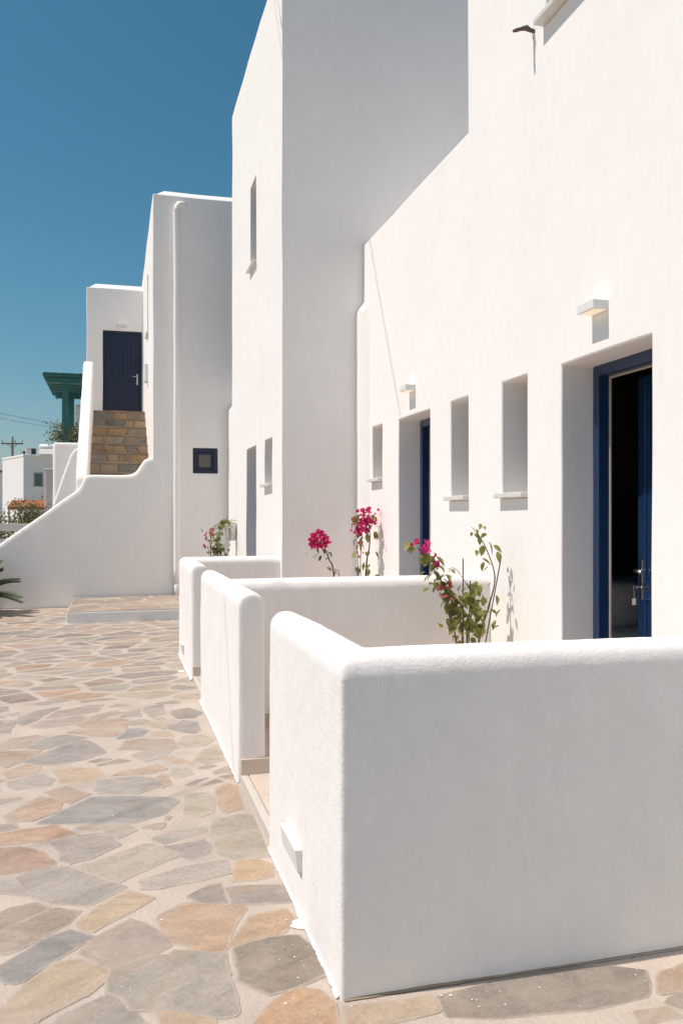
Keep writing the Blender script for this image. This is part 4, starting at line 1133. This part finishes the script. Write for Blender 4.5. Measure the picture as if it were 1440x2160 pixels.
for u, v, s in ((1015, 1178, .10), (1048, 1163, .105), (1018, 1150, .07), (1030, 1142, .095), (1040, 1150, .08), (1000, 1125, .06), (1010, 1135, .06), (1005, 1115, .06), (995, 1122, .05), (1020, 1185, .08), (1022, 1260, .085), (1046, 1255, .075), (1056, 1285, .10), (1052, 1320, .10), (1005, 1160, .07), (1035, 1230, .045), (1030, 1195, .05), (1025, 1125, .06), (1034, 1285, .06), (1013, 1104, .05), (1020, 1110, .06)):
    put_leaf(bg1, P(u, v, rg.uniform(-.02, .08)), rg, s * .92, LEAF, .75)
for u, v in ((877, 1147), (884, 1142), (897, 1154), (905, 1156), (899, 1164), (896, 1172), (902, 1150), (921, 1172), (917, 1196), (925, 1190), (894, 1160), (870, 1152), (900, 1145)):
    put_flower(bg1, P(u, v, -.05 + rg.uniform(-.03, .03)), rg, .036, FLW)
for u, v in ((945, 1238), (940, 1243), (930, 1245), (950, 1268), (963, 1280), (935, 1262), (942, 1232)):
    put_flower(bg1, P(u, v, -.09), rg, .038, FLP)

# round-headed flower stem in front of the tall block
YP2 = 8.25
def P2(u, v, dy=0): return on_y(u, v, YP2 + dy)
base = Vector((2.22, YP2, .05)); rg = random.Random(12)
stems = [([base, P2(704, 1215), P2(694, 1180), P2(684, 1155), P2(674, 1140)], .009, .004, 'stem'), ([base + Vector((.03, .03, 0)), P2(716, 1222), P2(706, 1200)], .006, .003, 'stemgreen')]
bg2 = plant('bougainvillea with one round magenta flower head behind the middle wall', base, rg, stems, None, None)
c = P2(673, 1143)
for k in range(170):
    v = Vector((rg.gauss(0, 1), rg.gauss(0, 1), rg.gauss(0, 1))).normalized() * rg.uniform(.62, 1.0)
    if v.z < -.55 and rg.random() < .7: continue
    put_flower(bg2, c + Vector((v.x * .115, v.y * .10, v.z * .120)), rg, .031, FLW)
for u, v, s in ((689, 1162, .10), (700, 1165, .06), (678, 1172, .07), (697, 1200, .10), (690, 1196, .08), (709, 1206, .075), (660, 1165, .05), (668, 1160, .05), (672, 1168, .06), (682, 1158, .06), (715, 1215, .07), (650, 1163, .04), (663, 1172, .04)):
    put_leaf(bg2, P2(u, v, rg.uniform(-.05, .02)), rg, s, LEAF + LEAFD, .7)
put_flower(bg2, P2(690, 1180), rg, .03, FLP)

# tall flowering bush against the facade corner
YP3 = 8.32
def P3(u, v, dy=0): return on_y(u, v, YP3 + dy)
base = Vector((2.50, YP3, .05)); rg = random.Random(13)
stems = [([base, P3(772, 1200), P3(778, 1160), P3(780, 1130), P3(776, 1100)], .010, .004, 'stem'), ([base, P3(760, 1200), P3(762, 1150), P3(764, 1100)], .006, .003, 'stem'), ([base, P3(755, 1200), P3(754, 1170), P3(752, 1130)], .006, .003, 'stemgreen')]
bg3 = plant('tallest bougainvillea in flower, magenta spray against the lit facade corner', base, rg, stems, None, None)
for cu, cv, su, sv, n in ((769, 1078, 14, 6, 26), (772, 1098, 14, 9, 40), (760, 1112, 12, 9, 36), (757, 1125, 6, 6, 14), (782, 1100, 8, 6, 18), (770, 1118, 10, 8, 16)):
    for k in range(n):
        put_flower(bg3, P3(cu + rg.gauss(0, su * .62), cv + rg.gauss(0, sv * .7), rg.gauss(0, .05)), rg, .031, FLW)
for k in range(34):
    v = rg.uniform(1085, 1215); put_leaf(bg3, P3(767 + rg.gauss(0, 13), v, rg.uniform(-.06, .06)), rg, .085, LEAF * 2 + LEAFD, .8)
for u, v in ((758, 1148), (755, 1168), (766, 1168), (762, 1150), (754, 1175)):
    put_flower(bg3, P3(u, v, -.05), rg, .036, FLP)

# small flowering plant behind the farthest wall, and the wall pot with a trailing plant
YP4 = 12.2
def P4(u, v, dy=0): return on_y(u, v, YP4 + dy)
base = Vector((1.38, YP4, .05)); rg = random.Random(14)
bg4 = plant('small faded pink bougainvillea half hidden behind the farthest garden wall', base, rg, [([base, P4(445, 1175), P4(445, 1140), P4(442, 1116)], .010, .006, 'stem'), ([base, P4(458, 1180), P4(460, 1150)], .01, .005, 'stem')], None, None)
for k in range(60): put_leaf(bg4, P4(461 + rg.gauss(0, 7), 1158 + rg.gauss(0, 14), rg.gauss(0, .08)), rg, .075, LEAFD, .6)
for k in range(8): put_leaf(bg4, P4(442 + rg.gauss(0, 6), 1130 + rg.uniform(-16, 40), rg.gauss(0, .05)), rg, .055, LEAFD, .6)
for u, v in ((447, 1118), (452, 1117), (445, 1126), (449, 1130), (446, 1122), (430, 1152), (434, 1139), (438, 1142), (436, 1128), (452, 1130), (450, 1160), (429, 1154)): put_flower(bg4, P4(u, v), rg, .045, FLP)

pc = on_x(499, 1122, TX); py = pc.y
pot = empty('wall_pot', (TX - .085, py, pc.z)); tag(pot, 'ribbed white pot hung on the lit side of the tall block', 'pot')
b = MB(); prof_ = [(.062, -.13), (.070, -.12), (.085, .02), (.092, .11), (.095, .125), (.085, .125), (.082, .10)]
b.lathe(prof_, 24); pb = b.build('bowl', 'lampwhite', pot, True)
b = MB()
for k in range(18):
    w_ = 2 * math.pi * k / 18; b.tube([(.068 * math.cos(w_), .068 * math.sin(w_), -.115), (.088 * math.cos(w_), .088 * math.sin(w_), .08)], .004, 4)
b.build('rib', 'lampwhite', pot, True)
MB().box((.07, -.02, .06), (.10, .02, .12)).build('bracket', 'metalgrey', pot)
MB().lathe([(.083, .09), (.083, .102)], 16).build('soil', 'soil', pot)
trail = empty('trailing_plant', (TX - .085, py, pc.z + .1)); tag(trail, 'lime green trailing plant spilling out of the white wall pot', 'plant')
rg = random.Random(15)
LL = [leaf_mesh('leaf', 'leaf_lime', 1, .7, .1, .3)]
b = MB()
for k in range(16):
    a_ = rg.uniform(2.2, 4.6); L_ = rg.uniform(.12, .34); dr = rg.uniform(.05, .42)
    pts = [Vector((0, 0, .02)), Vector((math.cos(a_) * L_ * .5, math.sin(a_) * L_ * .45, rg.uniform(.03, .10))), Vector((math.cos(a_) * L_ * .9, math.sin(a_) * L_ * .6, -dr * .4)), Vector((math.cos(a_) * L_, math.sin(a_) * L_ * .6, -dr))]
    sp_ = smooth_path(pts, 5); b.tube(sp_, .002, 4)
    for q in range(rg.randint(10, 15)):
        p = lerp_path(sp_, rg.uniform(.15, 1)); inst('leaf', LL[0], trail, p + Vector((rg.gauss(0, .018), rg.gauss(0, .018), rg.gauss(0, .018))), (rg.uniform(-.6, .6), rg.uniform(0, 1.1), rg.uniform(0, 6.28)), rg.uniform(.03, .05))
for q in range(40):
    inst('leaf', LL[0], trail, (rg.gauss(0, .05), rg.gauss(0, .05), rg.uniform(.0, .09)), (rg.uniform(-.6, .6), rg.uniform(-.6, .8), rg.uniform(0, 6.28)), rg.uniform(.03, .055))
b.build('stem', 'stemgreen', trail, True)

# sago palm at the left edge
pb_ = on_y(-52, 1285, 13.75)
palm = empty('sago_palm', (pb_.x, 13.75, 0)); tag(palm, 'dark green palm fronds reaching in from the left before the stair wall', 'palm')
MB().lathe([(.12, -.02), (.15, .08), (.13, .2), (.07, .27)], 14).build('trunk', 'polewood', palm, True)
rg = random.Random(16)
for k in range(26):
    a_ = 2 * math.pi * k / 26 + rg.uniform(-.12, .12); el = rg.choice([.35, .75, 1.05]) + rg.uniform(-.1, .1); L_ = rg.uniform(.8, 1.05)
    d = Vector((math.cos(a_) * math.cos(el), math.sin(a_) * math.cos(el), math.sin(el)))
    pts = [Vector((0, 0, .22)) + d * (L_ * t) + Vector((0, 0, -.30 * t * t)) for t in [i / 6 for i in range(7)]]
    b = MB(); b.tube(pts, [.009 - .001 * i for i in range(7)], 5)
    side = d.cross(Vector((0, 0, 1))).normalized(); n = 44
    for i in range(2, n):
        t = i / n; p = lerp_path(pts, t); tg = (lerp_path(pts, min(1, t + .05)) - lerp_path(pts, t - .05)).normalized(); up = side.cross(tg)
        ll = .17 * (1 - abs(t - .45) * 1.1)
        for sgn in (-1, 1):
            dv = (side * sgn * .72 + tg * .6 + up * .28).normalized(); tip = p + dv * ll; wv = tg * .012
            b.add([p - wv, p + wv, p + dv * ll * .6 + wv * .8 + up * .006, tip, p + dv * ll * .6 - wv * .8 + up * .006], [(0, 1, 2, 4), (4, 2, 3)])
    b.build('frond', 'palm', palm)

# ------------------------------------------------------------------ cable strung to the tall block (its shadow crosses walls and paving)
A = Vector((-4.51, 4.08, 6.93)); B = Vector((.95, 8.82, 7.58)); dv = (B - A)
E = A + dv * ((TX - A.x) / dv.x)
far = A - dv * .8
cb = empty('overhead_cable', E); tag(cb, 'thin dark cable fixed near the top corner of the tall block', 'cable')
pts = [far + (E - far) * (i / 14) - E for i in range(15)]
MB().tube(pts, .0065, 6).build('cable', 'cable', cb, True)
MB().tube([(0, 0, 0), (-.012, -.12, -.10), (-.010, -.27, -.28), (-.006, -.40, -.46), (-.008, -.50, -.66), (.002, -.55, -.80)], .006, 6).build('cable_tail', 'cablewhite', cb, True)
MB().lathe([(.02, -.02), (.02, .02)], 10, (-.005, 0, 0)).build('clamp', 'metalgrey', cb)

# ------------------------------------------------------------------ beyond the stairs
# block carrying the teal pergola
ph = MB().box((-1.72, 26.2, -.05), (4.0, 33.5, 3.66)).build('rear_house', 'plaster_far', None, bevel=.05); tag(ph, 'white flat-roofed house under the teal pergola, mostly hidden by the stair', 'house')
perg = empty('pergola', (0, 0, 0)); tag(perg, 'teal wooden pergola on the roof beyond the stair', 'pergola')
zr = 1.5 + (HZ - 807) / F_PX * 26
xl = at_d(100, 790, 26).x
yF = at_d(130, 790, 26).y
pz0 = 3.66
for u, yy in ((138, yF + .25), (151, yF + 3.6)):
    px = on_y(u, 850, yy).x
    MB().box((px - .095, yy - .095, pz0), (px + .095, yy + .095, zr - .01)).build('post', 'teal', perg, bevel=.01)
px = on_y(138, 850, yF + .25).x
MB().box((px + 3.0, yF + .155, pz0), (px + 3.19, yF + .345, zr - .01)).build('post', 'teal', perg, bevel=.01)
MB().box((xl, yF + .02, zr - .01), (xl + 4.4, yF + .16, zr + .17)).build('beam', 'teal', perg, bevel=.01)
MB().box((xl + .02, yF + 3.55, zr - .012), (xl + 4.4, yF + 3.69, zr + .168)).build('beam', 'teal', perg, bevel=.01)
for k in range(13):
    yy = yF - .10 + k * .36
    MB().box((xl - .12, yy + .0, zr + .171), (xl + 4.6, yy + .075, zr + .262)).build('rafter', 'teal', perg, bevel=.008)
for k in range(10):
    xx = xl - .10 + k * .49
    MB().box((xx, yF - .15, zr + .263), (xx + .47, yF + 4.45, zr + .285)).build('roof_board', 'teal', perg, bevel=.004)
ch = MB().box((on_y(158, 900, 30).x, 30, 3.9), (on_y(158, 900, 30).x + .8, 30.8, on_y(158, 853, 30).z)).build('chimney', 'plaster_far', None, bevel=.06, seg=3); tag(ch, 'squat white chimney block beside the teal pergola post', 'chimney')

def shrub(label, base, rx, ry, h, n, lsize, mat, seed, name='shrub', open_=.5, stem='polewood'):
    rg = random.Random(seed); root = empty(name, base); tag(root, label, 'shrub', 'shrubs beyond the stairs')
    b = MB(); V, Fc = [], []
    for k in range(max(4, n // 130)):
        a = rg.uniform(0, 6.28); rr = rg.uniform(.2, 1); tip = Vector((math.cos(a) * rx * rr, math.sin(a) * ry * rr, h * rg.uniform(.65, 1.0) * (1 - .25 * rr)))
        pts = smooth_path([Vector((rg.uniform(-.1, .1), rg.uniform(-.1, .1), 0)), tip * .5 + Vector((rg.gauss(0, .08), rg.gauss(0, .08), h * .06)), tip], 4)
        b.tube(pts, [.02 * (1 - i / len(pts)) + .004 for i in range(len(pts))], 4)
        for q in range(130):
            t = rg.betavariate(2.2, 1.1); p = lerp_path(pts, t) + Vector((rg.gauss(0, 1), rg.gauss(0, 1), rg.gauss(0, 1))) * (.10 + .10 * t)
            d = Vector((rg.gauss(0, 1), rg.gauss(0, 1), rg.gauss(.2, 1))).normalized(); s = d.cross(Vector((rg.gauss(0, 1), rg.gauss(0, 1), rg.gauss(0, 1)))).normalized(); l = lsize * rg.uniform(.6, 1.3)
            k0 = len(V); V += [p, p + d * l * .5 + s * l * .28, p + d * l, p + d * l * .5 - s * l * .28]; Fc.append((k0, k0 + 1, k0 + 2, k0 + 3))
    b.build('stem', stem, root)
    mesh_obj('foliage', V, Fc, mat, root)
    return root
shrub('olive green bush on the left, before the far white house', at_d(62, 1120, 24).xy.to_3d(), .75, .7, 2.25, 2600, .085, 'leaf_olive', 31)
shrub('sparser dark bush at the far left edge beyond the stair wall', at_d(8, 1120, 25).xy.to_3d(), .7, .6, 1.9, 1300, .085, 'leaf_dark', 32)
shrub('low pale bush next to the stair parapet slope', at_d(100, 1120, 26).xy.to_3d(), .7, .6, 1.9, 1500, .08, 'leaf_olive', 33)
shrub('small plant on the roof left of the teal post', Vector((at_d(127, 920, 26.2).x, at_d(127, 920, 26.2).y, 3.66)), .10, .10, .78, 390, .08, 'leaf_olive', 34)
shrub('bushy plant on the roof right of the teal post', Vector((at_d(158, 920, 26.4).x, at_d(158, 920, 26.4).y, 3.66)), .22, .2, .74, 650, .07, 'leaf_olive', 35)

# white fence
def fence(p0, p1, h, label):
    root = empty('fence', p0); tag(root, label, 'fence'); d = Vector(p1) - Vector(p0); L_ = d.length; root.rotation_euler = (0, 0, math.atan2(d.y, d.x))
    n = max(2, int(L_ / 1.1)); me = None
    for i in range(n + 1):
        b = MB().box((L_ * i / n - .05, -.05, -.05), (L_ * i / n + .05, .05, h + .12)).build('post', 'fencewhite', root, bevel=.012)
    for z in (h - .10, h - .42, h - .74): MB().box((0, -.075, z), (L_, -.051, z + .16)).build('rail', 'fencewhite', root, bevel=.008)
fence((-4.2, 19.2, 0), (-1.5, 19.2, 0), 1.28, 'cream wooden rail fence at the left edge beyond the stair wall')

def far_house(name, label, corner, rz, lx, ly, h, mat, wins=(), cap=.12):
    root = empty(name, corner, rz); tag(root, label, 'house', 'white houses beyond the stairs')
    b = MB().box((0, 0, -.1), (lx, ly, h)); b.build('wall', mat, root, bevel=.03)
    MB().box((-.02, -.02, h - .001), (lx + .02, ly + .02, h + cap)).build('parapet', mat, root, bevel=.03)
    for x0, x1, z0, z1 in wins:
        f = MB()
        t = .05
        f.box((x0, -.025, z0), (x0 + t, .02, z1)); f.box((x1 - t, -.025, z0), (x1, .02, z1)); f.box((x0 + t, -.025, z0), (x1 - t, .02, z0 + t)); f.box((x0 + t, -.025, z1 - t), (x1 - t, .02, z1))
        fo = f.build('window', 'metalgrey', root)
        MB().box((x0 + t, -.008, z0 + t), (x1 - t, .012, z1 - t)).build('pane', 'glass_blue', fo)
        MB().box((x0 - .05, -.06, z0 - .06), (x1 + .05, .0, z0 - .002)).build('sill', mat, fo)
    return root
c = at_d(50, 958, 40)
fh = far_house('far_house', 'cubic white house with one window seen over the bushes', (c.x, c.y, 0), R(23), 6.0, 3.4, c.z - .12, 'plaster_far', ((.50, .92, 2.95, 3.62), (2.0, 2.5, 2.95, 3.62)))
c = at_d(-12, 995, 55)
fh2 = far_house('far_house', 'sliver of a farther house with brown roof edge at the left border', (c.x - 4, c.y, 0), R(10), 4.75, 5, c.z - .12, 'plaster_far', ((3.3, 3.9, 2.2, 3.2),))
MB().box((-.25, -.25, c.z), (4.95, 5.2, c.z + .14)).build('roof_edge', 'terracotta', fh2)
c = at_d(95, 988, 33)
far_house('outhouse', 'small pale pink outhouse squeezed behind the stair parapet', (c.x, c.y, 0), R(2), 2.4, 2.0, c.z - .08, 'plaster_pink', (), .08)
# rooftop units
def ac(label, pos, s, rz):
    root = empty('air_conditioner', pos, rz); tag(root, label, 'air conditioner', 'units on the far roof')
    MB().box((-.4 * s, -.15 * s, .04), (.4 * s, .15 * s, .62 * s)).build('casing', 'acwhite', root, bevel=.015)
    MB().box((.0, -.165 * s, .10 * s), (.34 * s, -.151 * s, .56 * s)).build('grille', 'black', root, bevel=.01)
    for k in (-1, 1): MB().box((.28 * s * k - .03, -.14 * s, -.01), (.28 * s * k + .03, .14 * s, .045)).build('foot', 'metalgrey', root)
zt_ = at_d(50, 958, 40).z
p = at_d(66, 958, 41); ac('larger rooftop cooling unit with dark grille on the far white house', (p.x, p.y, zt_), .62, R(15))
p = at_d(49, 958, 41.2); ac('smaller beige rooftop unit left of the larger one', (p.x, p.y, zt_), .42, R(15))
p = at_d(98, 942, 41)
sh_ = empty('solar_heater', (p.x, p.y, zt_)); tag(sh_, 'white solar water heater tank over a tilted panel on the far roof', 'water heater')
MB().tube([(-.35, .1, .42), (-.30, .1, .42), (.9, .1, .42), (.95, .1, .42)], [.05, .15, .15, .05], 14).build('tank', 'lampwhite', sh_, True)
mesh_obj('panel', [(-.3, -.75, .03), (.9, -.75, .03), (.9, 0, .36), (-.3, 0, .36), (-.3, -.73, -.01), (.9, -.73, -.01), (.9, .02, .32), (-.3, .02, .32)], [(0, 1, 2, 3), (7, 6, 5, 4), (0, 4, 5, 1), (1, 5, 6, 2), (2, 6, 7, 3), (3, 7, 4, 0)], 'acwhite', sh_)
for x in (-.2, .8): MB().box((x - .02, -.02, 0), (x + .02, .18, .33)).build('leg', 'metalgrey', sh_)
# orange awning
c = at_d(72, 1060, 34)
aw = empty('awning', (c.x, c.y, 0)); tag(aw, 'rust orange canvas awning showing between the bushes', 'awning')
mesh_obj('canvas', [(-.95, -.5, c.z - .18), (1.1, -.5, c.z - .18), (1.1, 1.0, c.z + .12), (-.95, 1.0, c.z + .12), (-.95, -.5, c.z - .30), (1.1, -.5, c.z - .30), (1.1, 1.0, c.z + .09), (-.95, 1.0, c.z + .09)], [(0, 1, 2, 3), (7, 6, 5, 4), (0, 4, 5, 1), (1, 5, 6, 2), (2, 6, 7, 3), (3, 7, 4, 0)], 'orange', aw)
for x in (-.9, 1.05): MB().box((x - .03, -.45, -.05), (x + .03, -.39, c.z - .2)).build('post', 'metalgrey', aw)
# utility pole and wires
def upole(label, pos, h, rz, grp='utility poles'):
    root = empty('utility_pole', pos, rz); tag(root, label, 'pole')
    MB().tube([(0, 0, -.05), (0, 0, h)], [.15, .10], 10).build('pole', 'polewood', root, True)
    MB().box((-1.0, -.14, h - .75), (1.0, -.04, h - .62)).build('crossarm', 'polewood', root)
    for x in (-.92, -.05 if False else .28, .92):
        MB().lathe([(.03, 0), (.05, .05), (.03, .14), (.055, .18), (.03, .32)], 10, (x, -.09, h - .62)).build('insulator', 'metalgrey', root, True)
    for s in (-1, 1): MB().tube([(0, -.10, h - 1.15), (.45 * s, -.10, h - .74)], .025, 6).build('brace', 'polewood', root)
p = at_d(27, 921, 80)
upole('distant wooden utility pole with crossarm above the far white house', (p.x, p.y, 0), p.z, R(-8))
# (outside the frame) pole that carries the cable
def wire(label, a, b, r, sag, mat):
    pts = [a + (b - a) * (i / 16) - Vector((0, 0, sag * 4 * (i / 16) * (1 - i / 16))) for i in range(17)]
    o = MB().tube([q - a for q in pts], r, 5).build('power_line', mat, None, True); o.location = a; tag(o, label, 'wire', 'power lines in the sky')
wire('upper dark power line sloping down to the pergola', at_d(-90, 852, 45), at_d(330, 930, 45), .012, .1, 'cable')
wire('lower dark power line sloping down to the pergola', at_d(-90, 865, 45), at_d(330, 933, 45), .010, .1, 'cable')
wire('pale wire rising from the left edge to the pergola roof', at_d(-60, 914, 30), at_d(131, 838, 30), .010, .05, 'cablewhite')
